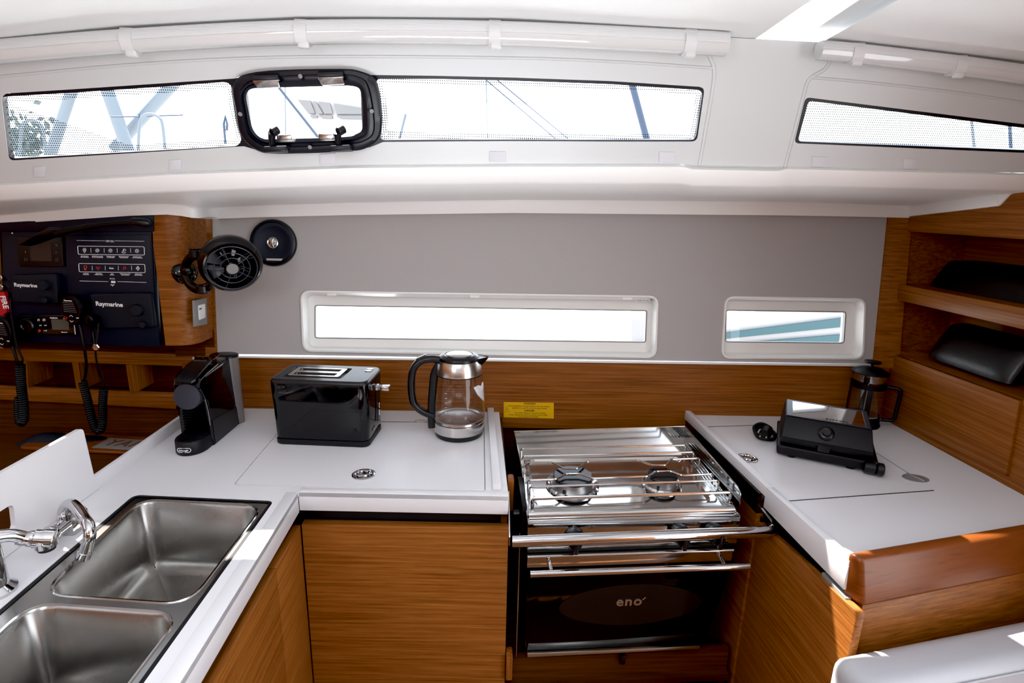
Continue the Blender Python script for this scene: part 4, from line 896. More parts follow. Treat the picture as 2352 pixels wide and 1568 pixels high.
LC('drip_grid', 'satin_black', lambda b: [box(b, -.040 * sqrt(max(.02, 1 - (max(0, -.022 - y) / .05) ** 2)), .040 * sqrt(max(.02, 1 - (max(0, -.022 - y) / .05) ** 2)), y - .0012, y + .0012, .0398, .0425, .0005) for y in [-.066 + .0058 * k for k in range(12)]])
LC('grid_hole', 'black_recess', lambda b: cyl(b, (0, -.010, .0424), (0, -.010, .0429), .008, 18))
def dl(b):
    n = 14
    pts = [];
    for sx_, aa in ((.0125, -90), (-.0125, 90)):
        for k in range(9):
            a = radians(aa + 180 * k / 8); pts.append((sx_ + .0062 * cos(a), .0062 * sin(a)))
    def wrap(x, z): 
        t = x / .043; return Vector((x, -.022 - .0505 * sqrt(max(0, 1 - t * t)) - .0006, .0185 + z))
    tube(b, [wrap(x, z) for x, z in pts], .0009, 6, True)
    tb = nb(); text(tb, "De'Longhi", .0062, Matrix.Identity(4), align='CENTER', bold=.0002)
    for v in tb.verts: v.co = wrap(v.co.x, v.co.y - .0021) + Vector((0, -v.co.z, 0))
    _join(b, tb)
LC('maker_badge', 'white_print', dl, smooth=False)
wt = LC('water_tank', 'clear_tank', lambda b: loft(b, [[Vector((.020 + r * cos(a), .168 + .016 + r * .75 * sin(a) - s, z)) for a in [2 * pi * k / 30 for k in range(30)]] for z, r, s in ((.0, .036, 0), (.05, .038, .004), (.15, .041, .010), (.228, .0425, .014))], True, 0, True))
LC('tank_lid', 'satin_black', lambda b: loft(b, [[Vector((.020 + r * cos(a), .168 + .002 + r * .75 * sin(a), z)) for a in [2 * pi * k / 30 for k in range(30)]] for z, r in ((.228, .0435), (.2335, .0435), (.2350, .041))], True, 0, True), wt)

# ---- French press in the corner
FP = thing('french_press', 'glass French press with black frame, lid and handle in the corner behind the grill', 'french press', (1.318, 1.722, ZC), (0, 0, radians(-38)))
def LF(name, mat, fn, parent=FP, **k):
    bm = nb(); fn(bm); return obj(name, bm, mat, parent, local=True, **k)
R0 = .051
LF('beaker', 'jug_glass', lambda b: lathe(b, [(0, .018), (R0 - .004, .018), (R0 - .001, .022), (R0 - .001, .180), (R0 + .002, .188)], 44), sharp=70)
LF('base', 'matte_black', lambda b: lathe(b, [(0, 0), (R0 + .003, 0), (R0 + .005, .004), (R0 + .005, .008), (R0 + .002, .010), (R0 + .001, .034), (R0 - .002, .034)], 44))
LF('frame_band', 'matte_black', lambda b: (lathe(b, [(R0, .138), (R0 + .003, .138), (R0 + .003, .156), (R0, .156), (R0, .138)], 44), [hexa(b, [Vector((0, 0, z)) + Matrix.Rotation(a, 3, 'Z') @ Vector((R0 - .001 + d, w, 0)) for z in (.02, .145) for d, w in ((0, -.008), (.0032, -.008), (.0032, .008), (0, .008))], .001) for a in (radians(-78), radians(100), radians(190))]))
LF('plunger', 'polished_steel', lambda b: (lathe(b, [(R0 - .006, .160), (R0 - .0025, .162), (R0 - .0025, .192), (0, .193)], 40), cyl(b, (0, 0, .03), (0, 0, .20), .0025, 10), lathe(b, [(0, .036), (R0 - .004, .036), (R0 - .003, .042), (0, .043)], 36)))
fl = LF('lid', 'matte_black', lambda b: lathe(b, [(R0 + .004, .188), (R0 + .0055, .191), (R0 + .003, .195), (R0 * .72, .203), (R0 * .3, .208), (0, .209)], 44))
LF('plunger_knob', 'matte_black', lambda b: lathe(b, [(.006, .206), (.004, .214), (.006, .2215), (.024, .2235), (.0265, .2265), (.024, .2295), (0, .2315)], 32), fl)
LF('handle', 'matte_black', lambda b: tube(b, rpoly_open([(R0, .0, .148), (R0 + .042, 0, .148), (R0 + .040, 0, .035), (R0 + .002, 0, .030)], .012, 5), .0062, 10))
LF('spout', 'jug_glass', lambda b: loft(b, [[Vector((-R0 + .002, -.014, .176)), Vector((-R0 - .004, 0, .172)), Vector((-R0 + .002, .014, .176))], [Vector((-R0, -.014, .190)), Vector((-R0 - .015, 0, .192)), Vector((-R0, .014, .190))]]))

# ---- contact grill
gl = hz(1780, 1042, .928); gr_ = hz(2003, 1085, .928); ga = atan2(gr_.y - gl.y, gr_.x - gl.x)
GW = (gr_ - gl).length
GR = thing('contact_grill', 'black contact grill with a shiny steel lid plate, askew on the right worktop', 'grill', (gl.x, gl.y, ZC), (0, 0, ga))
def LG(name, mat, fn, parent=GR, **k):
    bm = nb(); fn(bm); return obj(name, bm, mat, parent, local=True, **k)
GD = .165
LG('lower_housing', 'matte_black', lambda b: hexa(b, [(.004, .004, .008), (GW - .004, .004, .008), (GW - .004, GD + .02, .008), (.004, GD + .02, .008), (0, 0, .038), (GW, 0, .038), (GW, GD + .03, .048), (0, GD + .03, .048)], .006, 3))
def upper(b):
    hexa(b, [(.008, .008, .044), (GW - .004, .008, .044), (GW - .004, GD + .02, .052), (.008, GD + .02, .052), (.010, .000, .066), (GW - .004, .000, .066), (GW - .004, GD + .01, .085), (.010, GD + .01, .085)], .003, 2)
    hexa(b, [(.010, .002, .064), (GW - .004, .002, .064), (GW - .004, GD + .01, .082), (.010, GD + .01, .082), (.014, .045, .118), (GW - .010, .045, .118), (GW - .010, GD, .132), (.014, GD, .132)], .004, 2)
up = LG('lid', 'matte_black', upper)
def gpl(x, y): return Vector((x, y, .1188 + (y - .045) * .014 / (GD - .045)))
LG('lid_frame', 'sheen_grey', lambda b: prism(b, [gpl(.018, .048), gpl(GW - .014, .048), gpl(GW - .014, GD - .003), gpl(.018, GD - .003)], (0, 0, .0016), holes=[[gpl(.034, .054), gpl(GW - .026, .054), gpl(GW - .026, GD - .008), gpl(.034, GD - .008)]]), up, smooth=False)
lp = LG('lid_plate', 'chrome', lambda b: prism(b, [gpl(.034, .054), gpl(GW - .026, .054), gpl(GW - .026, GD - .008), gpl(.034, GD - .008)], (0, 0, .0008)), up, smooth=False)
LG('name_print', 'label_ink', lambda b: text(b, 'Ⓓ SEVERIN'[2:] , .0125, Matrix.Translation(gpl(.112, .060) + Vector((0, 0, .0010))) @ Matrix.Rotation(.115, 4, 'X'), bold=.0002), lp, smooth=False) if False else LG('name_print', 'label_ink', lambda b: [box(b, .122 + k * .0085, .128 + k * .0085, .063, .070, gpl(0, .066).z + .0009, gpl(0, .066).z + .0012) for k in range(7)], lp, smooth=False)
ms = Vector((GW * .50, .020, .093)); mn = Vector((0, -.77, .63))
LG('lock_knob', 'satin_black', lambda b: lathe(b, [(.021, -.004), (.021, .002), (.018, .005), (.0125, .006), (.012, .013), (.010, .015), (0, .015)], 30, axis_mat(ms, mn)), up)
LG('lid_catch', 'satin_black', lambda b: box(b, GW * .50 - .018, GW * .50 + .014, .000, .008, .040, .060, .002), up)
LG('handle_bar', 'satin_black', lambda b: hexa(b, [(GW - .004, -.006, .010), (GW + .012, -.006, .010), (GW + .014, GD + .02, .014), (GW - .004, GD + .02, .014), (GW - .004, -.006, .036), (GW + .012, -.006, .036), (GW + .012, GD + .02, .062), (GW - .004, GD + .02, .062)], .003))
LG('heat_dial', 'satin_black', lambda b: (cyl(b, (GW - .022, -.001, .022), (GW + .006, -.001, .022), .017, 26, .002), cyl(b, (GW + .008, -.001, .022), (GW + .026, -.001, .022), .0185, 26, .003)))
LG('indicator', 'silver_trim', lambda b: box(b, GW + .002, GW + .008, -.001, .012, .0365, .0385))
for x in (.045, GW - .05): LG('foot', 'rubber_black', lambda b, x=x: (cyl(b, (x, .025, 0), (x, .025, .010), .013, 18, .002), cyl(b, (x, GD - .01, 0), (x, GD - .01, .010), .013, 18, .002)))
pc = GR.matrix_world
gm = Matrix.Translation((gl.x, gl.y, ZC)) @ Matrix.Rotation(ga, 4, 'Z'); gi = gm.inverted()
c = gi @ hz(1757, 996, .938)
LG('power_cord', 'rubber_black', lambda b: tube(b, spline([(.004, GD * .75, .022), (-.012, c.y + .022, .018), (c.x + .014, c.y + .030, .030), (c.x - .014, c.y + .028, .040), (c.x - .034, c.y + .010, .030), (c.x - .020, c.y - .014, .010), (c.x + .006, c.y - .020, .009), (c.x + .026, c.y - .010, .010), (c.x + .028, c.y + .012, .020), (c.x + .010, c.y + .026, .028), (c.x - .018, c.y + .020, .030), (c.x - .028, c.y, .016), (c.x - .008, c.y - .016, .016), (c.x + .012, c.y - .012, .018), (c.x + .014, c.y + .002, .024)], 7), .0055, 10))
pg = LG('plug', 'rubber_black', lambda b: (cyl(b, (c.x + .004, c.y + .014, .028), (c.x - .002, c.y - .022, .024), .0165, 24, .003), tube(b, [(c.x + .006, c.y + .030, .030), (c.x + .004, c.y + .012, .028)], [.007, .011], 12)))
LG('plug_pin', 'silver_trim', lambda b: [tube(b, [(c.x - .002 + s, c.y - .021, .024 + q), (c.x - .005 + s, c.y - .040, .022 + q)], .0026, 8) for s, q in ((-.009, 0), (.009, 0))], pg)

# ================================================================ FAN, SPEAKER, COLUMN, SOCKET
# ---- round speaker let into the lining
so = hp(629, 558, HW); sn = -n_hw if False else -Vector(HW[1]).normalized()
SP = thing('speaker', 'round black speaker with a small silver cone centre on the grey lining above the fan', 'speaker', tuple(so)); sm = axis_mat(so, sn, (1, 0, 0))
def LS(name, mat, fn, parent=SP, **k):
    bm = nb(); fn(bm); return obj(name, bm, mat, parent, **k)
LS('surround_ring', 'satin_black', lambda b: lathe(b, [(.078, 0), (.0785, .006), (.076, .012), (.070, .013), (.068, .009), (.060, .006)], 60, sm))
cn = LS('cone', 'navy_panel', lambda b: lathe(b, [(.068, .009), (.060, .0105), (.054, .008), (.020, -.004 + .006), (.013, .003)], 60, sm))
LS('tweeter', 'silver_trim', lambda b: (lathe(b, [(.019, .002), (.019, .012), (.0165, .014), (.014, .012), (.010, .013), (.006, .0155), (0, .0165)], 36, sm), [tube(b, [sm @ Vector((.004 * cos(a), .004 * sin(a), .0155)), sm @ Vector((.014 * cos(a), .014 * sin(a), .014))], .0016, 6) for a in [2 * pi * k / 5 for k in range(5)]]))
LS('name_strip', 'silver_trim', lambda b: prism(b, [sm @ Vector(p) for p in ((-.022, -.052, .0105), (.034, -.052, .0105), (.028, -.059, .0115), (-.020, -.059, .0115))], (0, -.0015, 0)))

# ---- curved wooden column that carries the instrument panel
yp = 1.720
def npx(px, py, d=0): return hy(px, py, yp - d)
CO = thing('panel_column', 'curved wooden column between the black instrument panel and the hull', 'column', (-.95, 1.78, 1.18))
a0 = npx(351, 489); xa = a0.x - .004; xb2 = -.905
plan = [Vector((xa, yp, 0)), Vector((xa + .035, yp, 0))] + [Vector((xa + .035 + .055 * sin(a), yp + .055 * (1 - cos(a)), 0)) for a in [radians(9 * k) for k in range(1, 11)]] + [Vector((xa + .092, 1.862, 0)), Vector((xa + .072, 1.862, 0)), Vector((xa + .072, yp + .03, 0)), Vector((xa + .03, yp + .02, 0)), Vector((xa, yp + .02, 0))]
bm = nb(); prism(bm, [Vector((p.x - .012, p.y, 1.176)) for p in plan], (.006, 0, .425)); obj('column_shell', bm, 'wood_x', CO, sharp=25)
bm = nb(); hexa(bm, [Vector((xa + .03, yp + .02, 1.178)), Vector((xa + .078, yp + .06, 1.178)), Vector((xa + .078, 1.84, 1.178)), Vector((xa + .03, 1.84, 1.178)), Vector((xa + .03, yp + .02, 1.184)), Vector((xa + .078, yp + .06, 1.184)), Vector((xa + .078, 1.84, 1.184)), Vector((xa + .03, 1.84, 1.184))]); obj('column_bottom', bm, 'wood_dark', CO)
bm = nb(); hexa(bm, [hp(480, 815, HW) + Vector((-.010, -.004, -.004)), hp(500, 815, HW) + Vector((0, -.004, -.004)), hp(500, 815, HW) + Vector((0, .02, -.004)), hp(480, 815, HW) + Vector((-.010, .02, -.004)), hp(473, 497, HW) + Vector((-.010, -.004, .03)), hp(487, 497, HW) + Vector((0, -.004, .03)), hp(487, 497, HW) + Vector((0, .02, .03)), hp(473, 497, HW) + Vector((-.010, .02, .03))]); struct('trim_6', bm, 'wood_x', smooth=False)
bm = nb(); prism(bm, [bpt(-1.06, 1.105, .001), bpt(-.925, 1.110, .001), bpt(-.925, 1.20, .0), bpt(-1.06, 1.20, 0)], (0, .05, 0)); struct('trim_7', bm, 'wood_shaded', smooth=False)

# ---- wall socket on the column side
xs_ = xa + .035 + .055 + .0015; SOC = thing('wall_socket', 'white wall socket in a grey frame on the side of the wooden column', 'socket', (xs_, 1.80, 1.28))
sq = [Vector((xs_, y, z)) for y, z in ((1.785, 1.335), (1.845, 1.335), (1.845, 1.235), (1.785, 1.235))]
sc_ = [hx(p[0], p[1], xs_) for p in ((441, 690), (471, 684), (472, 744), (443, 750))]
bm = nb(); prism(bm, sc_, (.006, 0, 0), bev=.001); obj('frame', bm, 'grey_plastic', SOC)
s2 = [hx(p[0], p[1], xs_ + .006) for p in ((454, 701), (469.5, 697), (470.5, 729), (456, 735))]
bm = nb(); prism(bm, rpoly(s2, .004, 3), (.003, 0, 0), bev=.001); pl_ = obj('socket_plate', bm, 'white_plastic', SOC)
c = hx(463, 715, xs_ + .009); bm = nb(); lathe(bm, [(.017, 0), (.0165, .0006), (.0155, .0006), (.015, 0)], 30, axis_mat(c, (1, 0, 0))); 
obj('socket_ring', bm, 'surround', pl_)
c2 = hx(460, 709, xs_ + .0092); bm = nb(); [cyl(bm, c2 + Vector((0, d, 0)), c2 + Vector((.0006, d, 0)), .003, 10) for d in (-.004, .004)]; obj('socket_hole', bm, 'black_recess', pl_)

# ---- cabin fan on a swivel yoke
fa = Vector((.46, -.83, -.32)).normalized()
fc = hy(531, 607, 1.63); FN = thing('cabin_fan', 'round black cabin fan on a swivel yoke screwed to the wooden column, below the speaker', 'fan', tuple(fc))
fm = axis_mat(fc, fa, (.85, .5, 0)); fm2 = fm
RF = .086
def LN(name, mat, fn, parent=FN, **k):
    bm = nb(); fn(bm); return obj(name, bm, mat, parent, **k)
LN('housing', 'gloss_black', lambda b: lathe(b, [(.050, -.050), (.068, -.045), (.081, -.030), (RF, -.010), (RF, .002), (.082, .012), (.074, .020), (.068, .020), (.068, .012), (.070, -.02), (.060, -.040), (.030, -.046)], 64, fm))
def grille(b):
    for r in (.0665, .047, .031): tube(b, [fm @ Vector((r * cos(a), r * sin(a), .026 - .0 * r)) for a in [2 * pi * k / 56 for k in range(56)]], .0016, 7, True)
    for k in range(5):
        a = radians(38 + 72 * k); tube(b, [fm @ Vector((.018 * cos(a), .018 * sin(a), .027)), fm @ Vector((.045 * cos(a), .045 * sin(a), .0265)), fm @ Vector((.070 * cos(a), .070 * sin(a), .018))], .0014, 7)
LN('grille', 'sheen_grey', grille)
LN('hub', 'gloss_black', lambda b: lathe(b, [(.022, .016), (.0225, .026), (.020, .031), (.0165, .0315), (.0165, .030), (0, .030)], 40, fm))
LN('hub_badge', 'grey_plastic', lambda b: lathe(b, [(.016, .0302), (.0158, .0318), (0, .0325)], 36, fm))
def blades(b):
    for k in range(7):
        a = 2 * pi * k / 7; rows = []
        for r, tw, w in ((.018, .9, .012), (.040, .6, .018), (.062, .4, .021)):
            rows.append([fm @ (Matrix.Rotation(a, 3, 'Z') @ Vector((r, s * w * cos(tw), -.006 + s * w * sin(tw)))) for s in (-1, -.3, .3, 1)])
        loft(b, rows)
    lathe(b, [(.020, -.02), (.020, .014), (0, .014)], 24, fm)
LN('blade', 'satin_black', blades)
def louvres(b):
    for k in range(40):
        a = 2 * pi * k / 40; tube(b, [fm @ Vector((.030 * cos(a), .030 * sin(a), -.040)), fm @ Vector((.064 * cos(a + .25), .064 * sin(a + .25), -.032))], .0016, 5)
LN('rear_vanes', 'grey_plastic', louvres)
# yoke: hoop to the left of the housing, two friction knobs, ball joint on the column
k1, k2 = hy(449, 583, 1.665), hy(466, 664, 1.655); mb = hy(424, 626, 1.742)
hp_ = spline([k1, hy(432, 598, 1.685), hy(423, 622, 1.698), hy(432, 648, 1.685), hy(448, 662, 1.668), k2], 6)
yoke = LN('yoke', 'gloss_black', lambda b: tube(b, hp_, .0095, 12, flat_=1.6))
LN('yoke_arm', 'gloss_black', lambda b: tube(b, spline([k1, hy(466, 600, 1.66), hy(478, 632, 1.655), hy(484, 652, 1.65), k2], 6), .0085, 12, flat_=1.5))
for p in (k1, k2): LN('yoke_knob', 'satin_black', lambda b, p=p: (cyl(b, p - Vector((0, 0, .012)), p + Vector((0, 0, .012)), .018, 20, .003), [box(b, -.002, .002, -.015, .015, .0, .004, mat=axis_mat(p + Vector((0, 0, .011)), (0, 0, 1)) @ Matrix.Rotation(pi * j / 4, 4, 'Z')) for j in range(4)]), yoke)
LN('mount_ball', 'gloss_black', lambda b: (lathe(b, [(.021 * sin(a), -.021 * cos(a)) for a in [pi * k / 12 for k in range(13)]], 26, axis_mat(hy(434, 622, 1.70), (1, 0, 0)))))
mbd = (mb - hy(434, 622, 1.69)).normalized() * -1
LN('mount_base', 'gloss_black', lambda b: lathe(b, [(.036, 0), (.036, .006), (.031, .011), (.018, .016), (0, .016)], 36, axis_mat(mb, mbd)))
# ================================================================ NAVIGATION CORNER
def nq(pts, d): return [npx(x, y, d) for x, y in pts]
def plate(bm, pts, d0, d1, r=0, bev=0, mi=0):
    """flat plate in front of the panel: outline at stand-off d1, back at d0"""
    o = nq(pts, d1); o = rpoly(o, r, 4) if r else o; prism(bm, o, (0, d1 - d0, 0), bev=bev, mi=mi)
NFM = lambda px, py, d, ux=(1, -.0, .0): axis_mat(npx(px, py, d), (0, -1, 0), (1, 0, -.012))
def ntext(bm, s, px, py, hpx, d, align='LEFT', bold=.0002, tilt=-.012, **k):
    sc = 1.72 / 1290 * 1.06
    text(bm, s, hpx * sc, axis_mat(npx(px, py, d), (0, -1, 0), (1, 0, tilt)), align=align, bold=bold, depth=.0002, **k)
IP = thing('navigation_console', 'black navigation console between the picture edge and the curved wooden column', 'instrument panel', tuple(npx(180, 790)))
bm = nb(); plate(bm, [(4, 528), (351, 528), (367, 797), (8, 783)], -.012, 0, bev=.001); obj('panel_board', bm, 'navy_panel', IP)
bm = nb(); plate(bm, [(-8, 512), (352, 488), (353, 532), (2, 532)], -.012, .004, bev=.002); obj('top_cover', bm, 'navy_panel', IP)
swp = [(150, 542), (347, 539), (358, 742), (158, 738)]
bm = nb(); plate(bm, swp, .0, .006, bev=.001); SWP = obj('switch_plate', bm, 'navy_panel', IP)
bm = nb(); dS = .0064
def seg(x0, y0, x1, y1, w=.0011): tube(bm, [npx(x0, y0, dS), npx(x1, y1, dS)], w * .6, 5)
seg(176, 552, 241, 553); seg(264, 553, 331, 554); ntext(bm, '12V DC', 252.5, 555.8, 5.4, dS, 'CENTER')
seg(183, 645, 248, 646.5); seg(270, 646.5, 336, 648.5); ntext(bm, '5V-2.1A', 258, 641, 3.2, dS, 'CENTER')
def rr(P, r=.004, w=.0009): tube(bm, rpoly(nq(P, dS), r, 4), w, 6, True)
rr([(178, 565), (331, 566.5), (332, 585.5), (180, 584)]); rr([(180.5, 605), (332.5, 607), (333.5, 626), (182, 624)])
for x in (208.5, 239, 269, 299.5): seg(x, 570, x + .5, 580, .0009)
for x in (211.5, 241.5, 271.5, 302): seg(x, 610.5, x + .5, 620.5, .0009)
ring_ = lambda x, y, rpx, w=.0006: tube(bm, [npx(x + rpx * cos(a), y + rpx * sin(a), dS) for a in [2 * pi * k / 16 for k in range(16)]], w, 5, True)
# icons of the first row: position pin, three lamp bulbs with rays, sailing boat
ring_(194, 573, 3.4); tube(bm, nq([(190.9, 575), (194, 580.5), (197.1, 575)], dS), .0007, 5); ring_(194, 573, 1)
for x, y in ((223.5, 575), (253.5, 575.2), (314.5, 576)):
    ring_(x, y, 3.2)
    for k in range(8):
        a = 2 * pi * k / 8; tube(bm, nq([(x + 3.9 * cos(a), y + 3.9 * sin(a)), (x + 5.3 * cos(a), y + 5.3 * sin(a))], dS), .0005, 5)
    tube(bm, nq([(x - 1.4, y + 1.5), (x, y - 1.8), (x + 1.4, y + 1.5)], dS), .0005, 5)
tube(bm, nq([(281, 578), (284, 571), (284, 578), (281, 578)], dS), .0006, 5); ring_(286.5, 574, 2.3); tube(bm, nq([(279.5, 579.5), (284, 581.5), (289, 579.5)], dS), .0009, 5)
# small captions
for row_y, caps in ((587.5, (('ELECTRONICS', 'ELECTRONIQUE', 194.5), ('NAVIGATION LIGHTS', 'FEU DE NAVIGATION', 224), ('STEAMING LIGHT', 'FEU DE HUNE', 254.5), ('DECK FLOODLIGHT', 'PLAGE DE PONT', 284.5), ('ANCHOR LIGHT', 'FEU DE MOUILLAGE', 315.5))), (627.3, (('LIGHTING', 'ECLAIRAGE', 197.5), ('BILGE PUMP', 'POMPE DE CALE', 227), ('AUX', 'SERVICE', 257.5), ('FRESH WATER PUMP', 'GROUPE D\'EAU', 287.5), ('FRIDGE UNIT', 'GROUPE FROID', 318)))):
    for a, b, x in caps: ntext(bm, a, x, row_y + (x - 194) * .012 + 1.3, 2.35, dS, 'CENTER', .0001); ntext(bm, b, x, row_y + (x - 194) * .012 + 3.9, 2.35, dS, 'CENTER', .0001)
ntext(bm, 'Aux', 256, 617.5, 5.6, dS, 'CENTER')
tube(bm, nq([(316.5, 611.3), (320.6, 616.2), (316.5, 621), (312.4, 616.2), (316.5, 611.3)], dS), .0008, 5); seg(316.5, 611.5, 316.5, 621, .0009); seg(312.5, 616.2, 320.5, 616.2, .0009)
tube(bm, nq([(254.5, 654), (263, 654), (261.5, 652.6)], dS), .0006, 5); ring_(255.3, 654, .9); ring_(258.8, 656, .8)
obj('switch_print', bm, 'white_print', SWP, smooth=False)
bm = nb(); ring_(196, 613, 3.2, .0010); tube(bm, nq([(194, 615.5), (195, 620), (197, 620), (198, 615.5)], dS), .0014, 6); tube(bm, nq([(221.5, 613.4), (229.5, 613.6), (226, 618.6), (224.8, 618.6), (221.5, 613.4)], dS), .0011, 6)
tube(bm, nq([(282.4, 619.5), (284.8, 616), (283.3, 613), (287.2, 612.6), (289.2, 615), (287.3, 618), (284.8, 616)], dS), .0010, 6); obj('switch_symbol', bm, 'red_print', SWP)
bm = nb(); plate(bm, [(255, 644.8), (264.6, 645), (264.8, 650), (255.2, 649.8)], .006, .0072, .0015); obj('usb_socket', bm, 'white_plastic', SWP)
bm = nb(); plate(bm, [(343.5, 542), (345.5, 542), (353, 655), (351, 655)], .0, .0065); obj('cover_joint', bm, 'black_recess', IP)
bm = nb(); p = npx(28.5, 535.3, .005); cyl(bm, p, p + Vector((0, -.001, 0)), .0022, 12); obj('pilot_lamp', bm, 'white_print', IP)
# battery monitor
BM_ = thing('battery_monitor', 'small black battery monitor with a grey screen set in the panel below the reading lamp', 'monitor', tuple(npx(95, 610)))
bm = nb(); plate(bm, [(40, 545), (142, 545), (146, 612), (44, 612)], 0, .008, .003, .002); obj('case', bm, 'black_recess', BM_)
bm = nb(); plate(bm, [(68, 557), (116.5, 557.5), (118.5, 599.5), (71, 599)], .008, .0086); obj('screen', bm, 'screen_grey', BM_)
bm = nb(); dS = .0086
tube(bm, nq([(126, 562), (129, 560.5), (131.5, 563), (129.5, 565)], dS), .0006, 5); tube(bm, nq([(128, 577.5), (130, 579.5), (128, 581.5)], dS), .0006, 5); tube(bm, nq([(59, 577), (57, 579), (59, 581)], dS), .0006, 5)
for P in ([(57, 593), (62, 593), (62, 598), (57, 598)], [(128, 594), (133.5, 594), (133.5, 599), (128, 599)]): tube(bm, nq(P, dS), .0005, 5, True)
obj('key_symbol', bm, 'grey_plastic', BM_)
# two black rubber covers with the maker's lettering, over the instruments
def cover(label, P, tx, ty, th, k1, k2, tilt):
    c = thing('instrument_cover', label, 'instrument cover', tuple(npx(*P[3])), group=None)
    bm = nb(); plate(bm, P, 0, .022, .008, .005); obj('cover_shell', bm, 'cover_black', c)
    bm = nb(); ntext(bm, 'Raymarine', tx, ty, th, .0225, 'LEFT', .0010, tilt); obj('cover_lettering', bm, 'white_print', c, smooth=False)
    for x, y, r in (k1, k2):
        bm = nb(); p = npx(x, y, .021); lathe(bm, [(r * 1.06, 0), (r, .012), (r * .9, .015), (0, .016)], 30, axis_mat(p, (0, -1, 0))); obj('knob_bulge', bm, 'cover_black', c)
cover('black instrument cover with white lettering, the upper one beside the picture edge', [(25, 632), (128, 628), (134, 698), (27, 694)], 32.5, 657.5, 11.2, (106, 654, .0145), (110, 688, .009), -.03)
cover('black instrument cover with white lettering, the lower one next to the wooden column', [(205, 675), (346, 673), (354, 752), (216, 755)], 220, 701.5, 13.4, (318, 711, .0175), (332, 744, .010), -.035)
# stereo
ST = thing('stereo', 'black marine stereo with round volume knob and small grey display, under the upper instrument cover', 'stereo', tuple(npx(110, 768)))
bm = nb(); plate(bm, [(40, 725), (168, 724), (173, 769), (46, 766)], 0, .012, .003, .002); obj('case', bm, 'gloss_black', ST)
bm = nb(); p = npx(68, 746, .012); lathe(bm, [(.0225, 0), (.0225, .014), (.020, .017), (.014, .0165), (.012, .014), (0, .014)], 36, axis_mat(p, (0, -1, 0))); obj('volume_knob', bm, 'satin_black', ST)
bm = nb(); plate(bm, [(117, 733), (157, 734), (159, 757.5), (120, 757)], .012, .0127); obj('display', bm, 'lcd', ST)
bm = nb(); dS = .0128
ntext(bm, 'FUSION', 115, 731.5, 4.6, dS); ntext(bm, 'MS-RA70', 145, 732.5, 2.4, dS, bold=.0001); ntext(bm, 'Bluetooth', 141, 763.5, 3.1, dS, bold=.0001)
for x, y, k in ((88.5, 734.5, 'm'), (101, 734.5, 's'), (92.5, 747, 'b'), (105, 747, 'f'), (103.8, 759, 'p')):
    if k in 'bf':
        s = 1 if k == 'f' else -1
        for d_ in (0, 3.0): prism(bm, nq([(x + s * (d_ - 3), y - 1.5), (x + s * (d_ - .4), y), (x + s * (d_ - 3), y + 1.5)], dS), (0, -.0002, 0))
    elif k == 'p': prism(bm, nq([(x - 3, y - 1.6), (x - .2, y), (x - 3, y + 1.6)], dS), (0, -.0002, 0)); seg(x + 1.2, y - 1.5, x + 1.2, y + 1.5, .001); seg(x + 2.8, y - 1.5, x + 2.8, y + 1.5, .001)
    elif k == 'm': tube(bm, nq([(x - 1.8, y - 2.3), (x + 1.8, y - 2.3), (x + 1.8, y + 2.3), (x - 1.8, y + 2.3)], dS), .0007, 5, True); seg(x - 1, y - .5, x + 1, y - .5)
    else: ring_(x, y, 2.6); seg(x - 2.5, y, x + .8, y, .001)
obj('key_print', bm, 'white_print', ST, smooth=False)
bm = nb(); p = npx(91, 759, .012); cyl(bm, p, p + Vector((0, -.001, 0)), .0042, 14); obj('power_key', bm, 'red_print', ST)
bm = nb(); plate(bm, [(169, 741), (170.5, 741), (173.5, 767.5), (172, 767.5)], .012, .0135); obj('trim_line', bm, 'white_print', ST)
